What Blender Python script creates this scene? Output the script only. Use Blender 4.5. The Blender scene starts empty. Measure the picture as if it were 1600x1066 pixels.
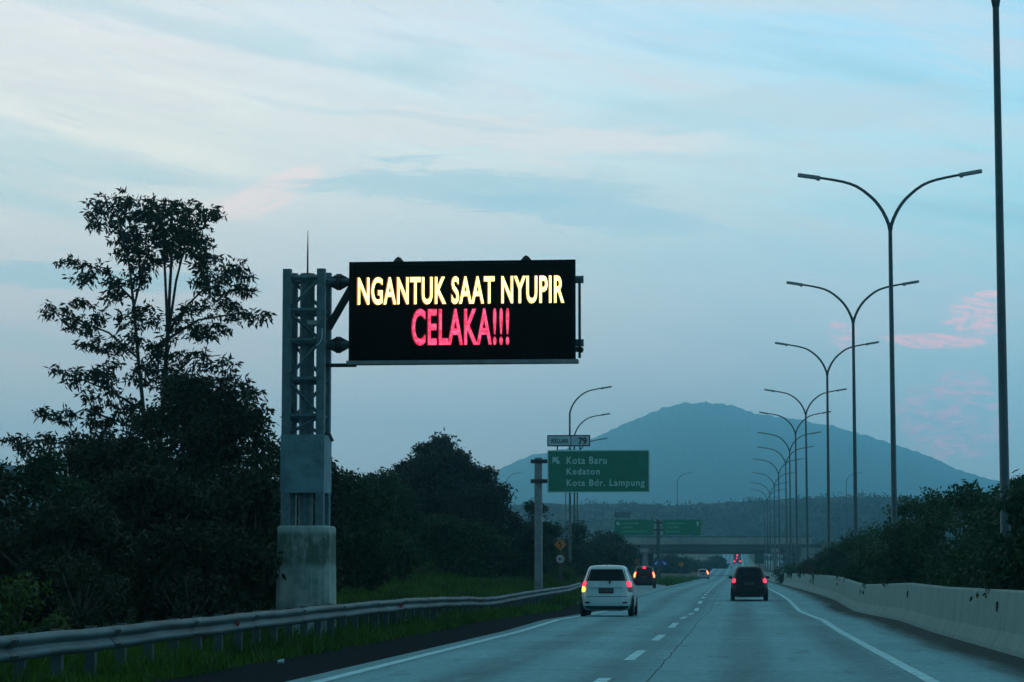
import bpy, math, random
import numpy as np
from mathutils import Vector, Matrix
random.seed(7); RNG = np.random.default_rng(11)
S = bpy.context.scene
COL = S.collection
R = math.radians
# ------------------------------------------------------------------ camera
FPX = 3900.0; PITCH = math.atan(368/FPX); YAW = math.atan(355/FPX*math.cos(PITCH)); CAMH = 1.3
cd = bpy.data.cameras.new('camera'); cam = bpy.data.objects.new('camera', cd); COL.objects.link(cam)
cam.location = (0, 0, CAMH); cam.rotation_euler = (R(90)+PITCH, 0, YAW)
cd.sensor_width = 36; cd.lens = 36*FPX/1600; cd.clip_start = .1; cd.clip_end = 20000
S.camera = cam
_M = (Matrix.Rotation(YAW, 3, 'Z') @ Matrix.Rotation(R(90)+PITCH, 3, 'X'))
def at(px, py, Y):
    """world x,z of the photograph's pixel on the plane y=Y"""
    d = _M @ Vector(((px-800)/FPX, (533-py)/FPX, -1))
    t = Y/d.y
    return d.x*t, CAMH+d.z*t
# ------------------------------------------------------------------ view
S.view_settings.view_transform = 'Standard'; S.view_settings.look = 'None'
S.view_settings.exposure = 0.0; S.view_settings.gamma = 1
S.cycles.volume_bounces = 2; S.cycles.max_bounces = 6; S.cycles.transparent_max_bounces = 12
S.cycles.use_denoising = True
# ------------------------------------------------------------------ world
W = bpy.data.worlds.new('World'); S.world = W; W.use_nodes = True
nt = W.node_tree; nt.nodes.clear()
def N(t, nt_=None, **kw):
    n = (nt_ or nt).nodes.new(t)
    for k, v in kw.items(): setattr(n, k, v)
    return n
def ramp(nt_, fac, stops, interp='LINEAR'):
    n = nt_.nodes.new('ShaderNodeValToRGB'); cr = n.color_ramp; cr.interpolation = interp
    while len(cr.elements) < len(stops): cr.elements.new(.5)
    for e, (p, c) in zip(cr.elements, stops):
        e.position = p; e.color = (c[0], c[1], c[2], 1) if isinstance(c, tuple) else (c, c, c, 1)
    if fac is not None: nt_.links.new(fac, n.inputs[0])
    return n.outputs[0]
def math_(nt_, op, a, b=None, c=None, clamp=False):
    n = nt_.nodes.new('ShaderNodeMath'); n.operation = op; n.use_clamp = clamp
    for i, v in enumerate((a, b, c)):
        if v is None: continue
        if isinstance(v, (int, float)): n.inputs[i].default_value = v
        else: nt_.links.new(v, n.inputs[i])
    return n.outputs[0]
def mix(nt_, fac, a, b, mode='MIX'):
    n = nt_.nodes.new('ShaderNodeMix'); n.data_type = 'RGBA'; n.blend_type = mode
    for i, v in ((0, fac), (6, a), (7, b)):
        if isinstance(v, (int, float)): n.inputs[i].default_value = v if i == 0 else (v, v, v, 1)
        elif isinstance(v, tuple): n.inputs[i].default_value = (*v, 1)
        else: nt_.links.new(v, n.inputs[i])
    return n.outputs[2]
def comb(nt_, x, y, z):
    n = nt_.nodes.new('ShaderNodeCombineXYZ')
    for i, v in enumerate((x, y, z)):
        if isinstance(v, (int, float)): n.inputs[i].default_value = v
        else: nt_.links.new(v, n.inputs[i])
    return n.outputs[0]
def noise(nt_, vec, scale, detail=4, rough=.5, dist=0):
    n = nt_.nodes.new('ShaderNodeTexNoise'); n.inputs['Scale'].default_value = scale
    n.inputs['Detail'].default_value = detail; n.inputs['Roughness'].default_value = rough
    n.inputs['Distortion'].default_value = dist
    if vec is not None: nt_.links.new(vec, n.inputs['Vector'])
    return n.outputs[0]
tc = N('ShaderNodeTexCoord'); sp = N('ShaderNodeSeparateXYZ'); nt.links.new(tc.outputs['Generated'], sp.inputs[0])
X, Y_, Z = sp.outputs
zc = math_(nt, 'MAXIMUM', Z, 0.0)
gl = ramp(nt, zc, [(0, (1.013,0.790,0.690)), (.05, (1.100,0.874,0.759)), (.09, (1.139,0.902,0.828)), (.13, (1.197,1.062,0.966)), (.165, (1.496,1.333,1.124)), (.215, (1.370,1.254,1.187)), (.27, (0.772,0.945,1.018)), (.40, (.09,.36,.44)), (1, (.030,.25,.33))])
gr = ramp(nt, zc, [(0, (0.695,0.796,0.806)), (.05, (0.733,0.895,0.912)), (.09, (0.675,0.945,0.986)), (.13, (0.579,1.025,1.113)), (.165, (0.637,1.124,1.230)), (.215, (0.425,1.035,1.399)), (.27, (0.367,0.846,1.102)), (.40, (.08,.34,.44)), (1, (.030,.25,.33))])
fx = N('ShaderNodeMapRange'); nt.links.new(X, fx.inputs[0]); fx.inputs[1].default_value = -.22; fx.inputs[2].default_value = .14
base = mix(nt, fx.outputs[0], gl, gr)
# cloud streaks (long, flat, sloping gently down to the right)
zz = math_(nt, 'MULTIPLY_ADD', X, .16, Z)
v1 = comb(nt, math_(nt, 'MULTIPLY', X, 5.5), math_(nt, 'MULTIPLY', Y_, 1.0), math_(nt, 'MULTIPLY', zz, 40))
n1 = noise(nt, v1, 1.0, 5, .52, .3)
v2 = comb(nt, math_(nt, 'MULTIPLY', X, 16), Y_, math_(nt, 'MULTIPLY', zz, 110))
n2 = noise(nt, v2, 1.0, 7, .66, .9)
zs_ = math_(nt, 'MULTIPLY_ADD', X, .30, Z)
n3 = noise(nt, comb(nt, math_(nt, 'MULTIPLY', X, 26), Y_, math_(nt, 'MULTIPLY', zs_, 300)), 1.0, 8, .68, .8)
c1 = ramp(nt, n1, [(.40, 0.0), (.66, 1.0)], 'EASE')
c2 = ramp(nt, n2, [(.47, 0.0), (.66, 1.0)], 'EASE')
up = N('ShaderNodeMapRange'); nt.links.new(Z, up.inputs[0]); up.inputs[1].default_value = .055; up.inputs[2].default_value = .15; up.inputs[3].default_value = .25
c1 = math_(nt, 'MULTIPLY', c1, up.outputs[0])
c2 = math_(nt, 'MULTIPLY', c2, up.outputs[0])
col = mix(nt, math_(nt, 'MULTIPLY', c1, .50), base, (1.1,1.05,1.0))
c3 = math_(nt, 'MULTIPLY', ramp(nt, n3, [(.48, 0.0), (.66, 1.0)], 'EASE'), up.outputs[0])
col = mix(nt, math_(nt, 'MULTIPLY', c3, .22), col, (1.15,1.06,1.02))
c4 = math_(nt, 'MULTIPLY', ramp(nt, n3, [(.34, 1.0), (.46, 0.0)], 'EASE'), up.outputs[0])
col = mix(nt, math_(nt, 'MULTIPLY', c4, .22), col, (.58,.82,.92))
col = mix(nt, math_(nt, 'MULTIPLY', c2, .32), col, (1.1,.98,.98))
d1 = ramp(nt, n1, [(.30, 1.0), (.47, 0.0)], 'EASE')
col = mix(nt, math_(nt, 'MULTIPLY', math_(nt, 'MULTIPLY', d1, .45), up.outputs[0]), col, (.46,.80,.88))
def patch(cx, cz, rx, rz, thr, colr, amt, col, tilt=0.0):
    zt = math_(nt, 'MULTIPLY_ADD', math_(nt, 'SUBTRACT', X, cx), tilt, Z)
    a = math_(nt, 'DIVIDE', math_(nt, 'SUBTRACT', X, cx), rx); b = math_(nt, 'DIVIDE', math_(nt, 'SUBTRACT', zt, cz), rz)
    d = math_(nt, 'ADD', math_(nt, 'MULTIPLY', a, a), math_(nt, 'MULTIPLY', b, b))
    m = math_(nt, 'SUBTRACT', 1.0, d, clamp=True)
    m = math_(nt, 'MULTIPLY', m, ramp(nt, noise(nt, comb(nt, math_(nt, 'MULTIPLY', X, 36), Y_, math_(nt, 'MULTIPLY', Z, 190)), 1.0, 6, .62, .6), [(thr, 0.0), (thr+.16, 1.0)], 'EASE'))
    return mix(nt, math_(nt, 'MULTIPLY', m, amt), col, colr)
def streak(cx, cz, rx, rz, colr, amt, col, tilt=0.0, kx_=60, kz_=420, thr=.42):
    zt = math_(nt, 'MULTIPLY_ADD', math_(nt, 'SUBTRACT', X, cx), tilt, Z)
    w = noise(nt, comb(nt, math_(nt, 'MULTIPLY', X, kx_), Y_, math_(nt, 'MULTIPLY', zt, kz_)), 1.0, 8, .68, .7)
    a = math_(nt, 'DIVIDE', math_(nt, 'SUBTRACT', X, cx), rx); b = math_(nt, 'DIVIDE', math_(nt, 'SUBTRACT', zt, cz), rz)
    d = math_(nt, 'ADD', math_(nt, 'MULTIPLY', a, a), math_(nt, 'MULTIPLY', b, b))
    d = math_(nt, 'ADD', d, math_(nt, 'MULTIPLY', math_(nt, 'SUBTRACT', noise(nt, comb(nt, math_(nt, 'MULTIPLY', X, kx_*.5), Y_, math_(nt, 'MULTIPLY', zt, kz_*.4)), 1.0, 6, .65), .5), 2.4))
    m = math_(nt, 'MULTIPLY', ramp(nt, math_(nt, 'SUBTRACT', 1.0, d, clamp=True), [(0, 0.0), (.55, 1.0)], 'EASE'), ramp(nt, w, [(thr, 0.0), (thr+.20, 1.0)], 'EASE'))
    return mix(nt, math_(nt, 'MULTIPLY', m, amt), col, colr)
PK = (1.95, .92, .94)
col = streak(.094, .1015, .013, .010, PK, .85, col, .05, 170, 620, thr=.40)
col = streak(.078, .0925, .024, .0034, PK, .9, col, .06, 150, 700, thr=.36)
col = streak(.099, .1105, .007, .0018, PK, .9, col, thr=.34)
col = streak(.042, .095, .007, .007, (2.0,.85,.95), .7, col, .2, 170, 620, thr=.42)
col = streak(.084, .063, .024, .019, (1.7,.80,.98), .8, col, .0, 120, 300, .42)
col = streak(-.186, .1515, .024, .0085, (1.75,1.22,1.08), .6, col, -.42, 50, 200, .34)
col = streak(-.207, .146, .012, .005, (1.6,1.15,1.05), .45, col, -.42, 50, 200, .34)
def band(cx, cz, rx, rz, colr, amt, col, tilt=0.0, k=20, kz=120):
    zt = math_(nt, 'MULTIPLY_ADD', math_(nt, 'SUBTRACT', X, cx), tilt, Z)
    w = noise(nt, comb(nt, math_(nt, 'MULTIPLY', X, k), Y_, math_(nt, 'MULTIPLY', Z, kz)), 1.0, 7, .64, .6)
    zt = math_(nt, 'ADD', zt, math_(nt, 'MULTIPLY', math_(nt, 'SUBTRACT', w, .5), rz*3.2))
    a = math_(nt, 'DIVIDE', math_(nt, 'SUBTRACT', X, cx), rx); b = math_(nt, 'DIVIDE', math_(nt, 'SUBTRACT', zt, cz), rz)
    d = math_(nt, 'ADD', math_(nt, 'MULTIPLY', a, a), math_(nt, 'MULTIPLY', b, b))
    m = ramp(nt, math_(nt, 'SUBTRACT', 1.0, d, clamp=True), [(0, 0.0), (.7, 1.0)], 'EASE')
    return mix(nt, math_(nt, 'MULTIPLY', m, amt), col, colr)
col = band(-.10, .176, .12, .009, (1.30,1.18,1.08), .8, col, .05)
col = band(-.115, .181, .05, .0022, (.80,.95,1.0), .35, col, .12)
col = band(.02, .165, .10, .004, (.95,1.06,1.08), .6, col, .02)
col = band(-.105, .155, .090, .0095, (.62,.90,.97), .62, col, .04)
col = band(-.06, .145, .06, .007, (.60,.88,.98), .6, col, .12)
col = band(-.26, .117, .085, .006, (.64,.86,.90), .7, col)
col = band(.02, .185, .10, .010, (.84,1.0,1.04), .5, col, -.05)
back = N('ShaderNodeMapRange'); nt.links.new(Y_, back.inputs[0]); back.inputs[1].default_value = -.35; back.inputs[2].default_value = .55; back.inputs[3].default_value = 0.0
col = mix(nt, back.outputs[0], mix(nt, 1.0, col, (.19,.38,.47), 'MULTIPLY'), col)
sky = N('ShaderNodeTexSky', sky_type='NISHITA'); sky.sun_disc = False; sky.sun_elevation = R(3); sky.sun_rotation = R(130); sky.air_density = 1.5; sky.dust_density = 2
bg1 = N('ShaderNodeBackground'); nt.links.new(sky.outputs[0], bg1.inputs[0]); bg1.inputs[1].default_value = .1
bg2 = N('ShaderNodeBackground'); nt.links.new(col, bg2.inputs[0]); bg2.inputs[1].default_value = .93
ms = N('ShaderNodeMixShader'); ms.inputs[0].default_value = .93
nt.links.new(bg1.outputs[0], ms.inputs[1]); nt.links.new(bg2.outputs[0], ms.inputs[2])
wo = N('ShaderNodeOutputWorld'); nt.links.new(ms.outputs[0], wo.inputs[0])
# ------------------------------------------------------------------ sun (just below the clouds, very weak)
sd = bpy.data.lights.new('sun', 'SUN'); sun = bpy.data.objects.new('sun', sd); COL.objects.link(sun)
sd.energy = .06; sd.angle = R(12); sd.color = (1, .88, .8)
sun.rotation_euler = (R(87), 0, R(50))
# ------------------------------------------------------------------ materials
def mat(name, base=(.5,.5,.5), rough=.7, metal=0, var=0.0, scale=3.0, bump=0.0, emit=None, es=0, spec=.5, c2=None, detail=5, coat=0, stretch=None):
    m = bpy.data.materials.new(name); m.use_nodes = True; t = m.node_tree; b = t.nodes['Principled BSDF']
    b.inputs['Base Color'].default_value = (*base, 1); b.inputs['Roughness'].default_value = rough; b.inputs['Metallic'].default_value = metal
    b.inputs['Specular IOR Level'].default_value = spec
    b.inputs['Coat Weight'].default_value = coat
    if emit: b.inputs['Emission Color'].default_value = (*emit, 1); b.inputs['Emission Strength'].default_value = es
    if var or c2:
        tcn = t.nodes.new('ShaderNodeTexCoord'); vec = tcn.outputs['Object']
        if stretch:
            mp = t.nodes.new('ShaderNodeMapping'); mp.inputs['Scale'].default_value = stretch; t.links.new(vec, mp.inputs[0]); vec = mp.outputs[0]
        nn = noise(t, vec, scale, detail, .6)
        if c2 is None: c2 = tuple(min(1, x*(1+var)) for x in base); c1_ = tuple(x*(1-var) for x in base)
        else: c1_ = base
        o = ramp(t, nn, [(.35, c1_), (.65, c2)]); t.links.new(o, b.inputs['Base Color'])
        if bump:
            bn = t.nodes.new('ShaderNodeBump'); bn.inputs['Strength'].default_value = bump; bn.inputs['Distance'].default_value = .02
            t.links.new(nn, bn.inputs['Height']); t.links.new(bn.outputs[0], b.inputs['Normal'])
    return m
M = {}
M['steel'] = mat('galvanised_steel', (.20,.25,.27), .55, .35, .2, 4, .05)
M['rail'] = mat('guardrail_steel', (.05,.115,.13), .6, .25, .45, 1.6, .05, stretch=(1, .35, 3))
M['post'] = mat('post_steel', (.045,.09,.10), .6, .3, .25, 5)
M['lamp'] = mat('lamp_pole_steel', (.05,.10,.115), .5, .4, .15, 2)
M['lum'] = mat('luminaire_grey', (.25,.29,.31), .5, .2)
M['conc'] = mat('pier_concrete', (.26,.32,.31), .9, 0, .3, 2.2, .3)
M['tower'] = mat('tower_paint', (.07,.155,.18), .55, .3, .22, 6)
M['black'] = mat('display_black', (.001,.003,.003), .6, spec=.05)
M['dark'] = mat('dark_metal', (.03,.04,.04), .5, .3)
M['ledy'] = mat('led_yellow', (.1,.1,.02), .5, emit=(1.0,.92,.24), es=1.9)
def ledmat(m, a, b, sc):
    t = m.node_tree; p = t.nodes['Principled BSDF']; tcn = t.nodes.new('ShaderNodeTexCoord')
    o = ramp(t, noise(t, tcn.outputs['Object'], sc, 3, .6), [(.36, a), (.62, b)]); t.links.new(o, p.inputs['Emission Color'])
ledmat(M['ledy'], (1.0,.95,.24), (1.0,1.05,.52), 14)
M['glowo'] = mat('painted_glow_orange', (.1,.05,.01), .5, emit=(1.0,.30,.03), es=.45)  # dim emission painting an orange glow around the yellow letters
M['ledr'] = mat('led_red', (.1,.01,.02), .5, emit=(1.0,.055,.17), es=1.25)
ledmat(M['ledr'], (1.0,.02,.08), (1.0,.13,.30), 11)
M['glowd'] = mat('painted_glow_red', (.1,.01,.02), .5, emit=(1.0,.02,.05), es=.3)  # same for the red letters: painted glow, not lit LEDs
M['green'] = mat('sign_green', (.003,.20,.13), .45, 0, .12, 2)
M['signw'] = mat('sign_white', (.40,.68,.68), .5, 0, .1, 3)
M['signk'] = mat('sign_black', (.02,.025,.03), .5)
M['blue'] = mat('sign_blue', (.01,.07,.34), .5, 0, .1, 3)
M['amber'] = mat('sign_amber', (.62,.22,.02), .5, 0, .1, 3)
M['redring'] = mat('sign_red', (.4,.03,.03), .5)
M['refl'] = mat('reflector_red', (.25,.012,.02), .3)
M['glass'] = mat('car_glass', (.006,.010,.012), .15, 0, spec=.22)
M['white'] = mat('white_paint', (.52,.70,.72), .35, 0, .04, 2, coat=.5)
M['carblack'] = mat('black_paint', (.004,.005,.006), .5, 0, .1, 2, coat=.08, spec=.25)
M['carred'] = mat('maroon_paint', (.022,.006,.008), .5, 0, .1, 2, coat=.1, spec=.25)
M['silver'] = mat('silver_paint', (.30,.33,.34), .35, .3, .08, 2, coat=.4)
M['tyre'] = mat('tyre_rubber', (.012,.012,.012), .9, 0, .2, 20)
M['rim'] = mat('wheel_alloy', (.22,.24,.25), .4, .7)
M['plastic'] = mat('black_plastic', (.015,.017,.018), .7)
M['plate'] = mat('number_plate', (.02,.025,.025), .6)
M['redon'] = mat('tail_light_lit', (.3,.01,.02), .3, emit=(1.0,.025,.07), es=2.0)
M['redor'] = mat('brake_light_lit', (.3,.03,.01), .3, emit=(1.0,.10,.035), es=2.6)
M['coreor'] = mat('brake_light_core', (.4,.2,.05), .3, emit=(1.0,.50,.10), es=3.0)
M['yelon'] = mat('indicator_lit', (.3,.15,.01), .3, emit=(1.0,.62,.08), es=2.6)
M['lens'] = mat('tail_light_unlit', (.10,.008,.012), .2)
M['bark'] = mat('bark', (.06,.07,.06), .9, 0, .35, 6, .3)
M['barkp'] = mat('pale_bark', (.045,.06,.055), .9, 0, .35, 6, .3)
def leafmat(name, a, b, scale=.6, trans=.25):
    m = bpy.data.materials.new(name); m.use_nodes = True; t = m.node_tree; p = t.nodes['Principled BSDF']
    tcn = t.nodes.new('ShaderNodeTexCoord'); nn = noise(t, tcn.outputs['Object'], scale, 4, .65)
    o = ramp(t, nn, [(.33, a), (.68, b)]); t.links.new(o, p.inputs['Base Color'])
    p.inputs['Roughness'].default_value = .6; p.inputs['Specular IOR Level'].default_value = .25
    tr = t.nodes.new('ShaderNodeBsdfTranslucent'); t.links.new(o, tr.inputs[0])
    mx = t.nodes.new('ShaderNodeMixShader'); mx.inputs[0].default_value = trans
    t.links.new(p.outputs[0], mx.inputs[1]); t.links.new(tr.outputs[0], mx.inputs[2]); t.links.new(mx.outputs[0], t.nodes['Material Output'].inputs[0])
    return m
M['leaf1'] = leafmat('leaf_dark', (.006,.018,.009), (.016,.040,.016))
M['leaf2'] = leafmat('leaf_mid', (.008,.034,.012), (.020,.070,.022))
M['leaf3'] = leafmat('leaf_median', (.010,.044,.020), (.030,.095,.034))
M['leaf4'] = leafmat('leaf_weed', (.020,.060,.014), (.06,.13,.024))
M['leafr'] = leafmat('leaf_reddish', (.03,.045,.025), (.14,.03,.03), 2.5)
M['grass'] = leafmat('grass_blades', (.016,.06,.006), (.06,.17,.012), .30)
M['forest'] = leafmat('forest_leaf', (.010,.035,.025), (.025,.06,.04), .02)
# ------------------------------------------------------------------ mesh helpers
class MB:
    def __init__(s): s.v = []; s.f = []
    def add(s, v, f):
        o = len(s.v); s.v += [tuple(p) for p in v]; s.f += [tuple(i+o for i in q) for q in f]; return s
    def box(s, x0, x1, y0, y1, z0, z1, bev=0):
        if x0 > x1: x0, x1 = x1, x0
        if y0 > y1: y0, y1 = y1, y0
        if z0 > z1: z0, z1 = z1, z0
        b = bev
        if b:   # chamfer the four vertical edges
            pl = [(x0+b,y0),(x1-b,y0),(x1,y0+b),(x1,y1-b),(x1-b,y1),(x0+b,y1),(x0,y1-b),(x0,y0+b)]
        else: pl = [(x0,y0),(x1,y0),(x1,y1),(x0,y1)]
        n = len(pl)
        v = [(x,y,z0) for x,y in pl]+[(x,y,z1) for x,y in pl]
        f = [tuple(range(n))[::-1], tuple(range(n,2*n))]+[(i,(i+1)%n,(i+1)%n+n,i+n) for i in range(n)]
        return s.add(v, f)
    def tube(s, pts, rad, n=8, cap=True):
        pts = [Vector(p) for p in pts]; rs = rad if isinstance(rad, (list, tuple)) else [rad]*len(pts)
        v = []; f = []; ref = None
        for i, p in enumerate(pts):
            d = (pts[min(i+1, len(pts)-1)]-pts[max(i-1, 0)]).normalized()
            if ref is None: ref = Vector((0,0,1)) if abs(d.z) < .9 else Vector((0,1,0))
            a = d.cross(ref).normalized(); b = a.cross(d).normalized(); ref = b
            for k in range(n):
                t = 2*math.pi*k/n; v.append(p+(a*math.cos(t)+b*math.sin(t))*rs[i])
        for i in range(len(pts)-1):
            for k in range(n): f.append((i*n+k, i*n+(k+1)%n, (i+1)*n+(k+1)%n, (i+1)*n+k))
        if cap: f.append(tuple(range(n))[::-1]); f.append(tuple(range((len(pts)-1)*n, len(pts)*n)))
        return s.add(v, f)
    def bar(s, a, b, w):    # square bar between two points
        return s.tube([a, b], w*.7071, 4)
    def disc(s, c, r, y0, y1, n=20):
        v = [(c[0]+r*math.cos(2*math.pi*k/n), y, c[1]+r*math.sin(2*math.pi*k/n)) for y in (y0, y1) for k in range(n)]
        f = [tuple(range(n)), tuple(range(n, 2*n))[::-1]]+[(k, k+n, (k+1)%n+n, (k+1)%n) for k in range(n)]
        return s.add(v, f)
    def poly(s, pts, y0, y1):      # x,z outline given thickness along y
        n = len(pts); v = [(p[0], y, p[1]) for y in (y0, y1) for p in pts]
        f = [tuple(range(n)), tuple(range(n, 2*n))[::-1]]+[(k, k+n, (k+1)%n+n, (k+1)%n) for k in range(n)]
        return s.add(v, f)
    def grid(s, rows):
        n = len(rows[0]); v = [p for r in rows for p in r]
        f = [(i*n+j, i*n+j+1, (i+1)*n+j+1, (i+1)*n+j) for i in range(len(rows)-1) for j in range(n-1)]
        return s.add(v, f)
    def build(s, name, m, parent=None, smooth=False):
        me = bpy.data.meshes.new(name); me.from_pydata([tuple(p) for p in s.v], [], s.f); me.update()
        me.materials.append(m)
        if smooth: me.polygons.foreach_set('use_smooth', [True]*len(me.polygons))
        o = bpy.data.objects.new(name, me); COL.objects.link(o)
        if parent: o.parent = parent
        return o
def tag(o, label=None, cat=None, group=None, kind=None):
    if label: o['label'] = label
    if cat: o['category'] = cat
    if group: o['group'] = group
    if kind: o['kind'] = kind
    return o
def thing(name, label, cat, loc=(0,0,0), rz=0, group=None):
    o = bpy.data.objects.new(name, None); COL.objects.link(o); o.location = loc; o.rotation_euler = (0,0,rz)
    return tag(o, label, cat, group)
def copy_tree(o, parent=None):
    c = o.copy(); COL.objects.link(c)
    if parent: c.parent = parent
    for ch in [x for x in list(bpy.data.objects) if x.parent == o]: copy_tree(ch, c)
    return c
def kids(o, n): return [c for c in bpy.data.objects if c.parent == o and c.name.split('.')[0] == n]
def text(s, name, m, parent, x0, x1, z0, z1, y, bold=0.0, thick=.004, sp=1.0):
    cu = bpy.data.curves.new('tmp', 'FONT'); cu.body = s; cu.size = 1; cu.offset = bold; cu.resolution_u = 4; cu.space_character = sp; cu.extrude = 0.0
    o = bpy.data.objects.new('tmp', cu); COL.objects.link(o)
    dg = bpy.context.evaluated_depsgraph_get(); me = bpy.data.meshes.new_from_object(o.evaluated_get(dg))
    bpy.data.objects.remove(o); bpy.data.curves.remove(cu)
    co = np.array([v.co[:] for v in me.vertices]); lo = co.min(0); hi = co.max(0)
    f = [tuple(p.vertices) for p in me.polygons]; bpy.data.meshes.remove(me)
    X_ = x0+(co[:,0]-lo[0])/(hi[0]-lo[0])*(x1-x0); Z_ = z0+(co[:,1]-lo[1])/(hi[1]-lo[1])*(z1-z0)
    mb = MB(); mb.add([(a, y, b) for a, b in zip(X_, Z_)], f)
    return mb.build(name, m, parent)
def lmesh(name, P, Dd, Nn, Ln, Wd, m, parent=None):
    """leaf quads (pointed rhombus) at P, along Dd, flat side Nn x Dd"""
    Sd = np.cross(Dd, Nn); Sd /= np.linalg.norm(Sd, axis=1, keepdims=True)+1e-9
    n = len(P); V = np.empty((n, 4, 3))
    V[:,0] = P; V[:,1] = P+Dd*(Ln*.45)[:,None]+Sd*(Wd*.5)[:,None]; V[:,2] = P+Dd*Ln[:,None]; V[:,3] = P+Dd*(Ln*.45)[:,None]-Sd*(Wd*.5)[:,None]
    me = bpy.data.meshes.new(name); me.vertices.add(n*4); me.vertices.foreach_set('co', V.reshape(-1).astype(np.float32))
    me.loops.add(n*4); me.loops.foreach_set('vertex_index', np.arange(n*4, dtype=np.int32))
    me.polygons.add(n); me.polygons.foreach_set('loop_start', np.arange(0, n*4, 4, dtype=np.int32))
    me.update(calc_edges=True); me.validate(); me.materials.append(m)
    o = bpy.data.objects.new(name, me); COL.objects.link(o)
    if parent: o.parent = parent
    return o
def rdir(n):
    d = RNG.normal(size=(n, 3)); return d/np.linalg.norm(d, axis=1, keepdims=True)
def inball(n):
    return rdir(n)*(RNG.random((n, 1))**(1/3))
# ------------------------------------------------------------------ ground levels
_py = [-200,40,60,72,88,100,108,118,135,185,300,390,480,700,900,1100,1180,1300,1500,6400]
_pz = [0,0,.0,.06,-.02,-.06,.05,.20,.30,.45,.68,.9,1.5,4.0,7.0,11,12,11.5,10,8]
def zr(y): return float(np.interp(y, _py, _pz))
def cx(y): return float(np.interp(y, [0,100,250,400,1100], [0,0,-.5,-.8,-1.3]))
YS = [5,15,25,35,45,55,60,66,72,80,88,94,100,104,108,113,118,126,135,150,170,185,200,220,240,260,280,300,330,360,390,430,480,540,600,660,700,760,820,900,980,1050,1100,1140,1180,1240]
# ground sheet
def gz(x, y):
    z = zr(y)-.10
    if x < -9: z += min(1, (-9-x)/9)*float(np.interp(y, [0,48,85,150,230,330], [-.3,-.25,.95,1.3,1.2,.2]))
    return z
mb = MB(); gx = [-4400,-2400,-1400,-800,-400,-200,-100,-60,-40,-28,-20,-16,-13,-11,-9,-7,-4,0,4,6,9,14,20,30,60,120,300,700,1400,2400,4400]
gy = [-150,-50,0]+YS+[1300,1500,2000,3000,4500,6300]
mb.grid([[(x, y, gz(x, y)) for x in gx] for y in gy])
M['ground'] = mat('ground_soil_grass', (.022,.042,.014), .95, 0, .0, .25, .3, c2=(.05,.075,.022))
tag(mb.build('ground', M['ground'], smooth=True), kind='structure')
def lat(a, y): return (a(y) if callable(a) else a)
def strip(name, a, b, m, dz, y0=5, y1=1240, nx=1):
    ys = sorted(set([y for y in YS if y0 < y < y1]+[y0, y1])); mb = MB()
    mb.grid([[(cx(y)+lat(a, y)+(lat(b, y)-lat(a, y))*i/nx, y, zr(y)+dz) for i in range(nx+1)] for y in ys])
    return tag(mb.build(name, m), kind='structure')
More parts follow.
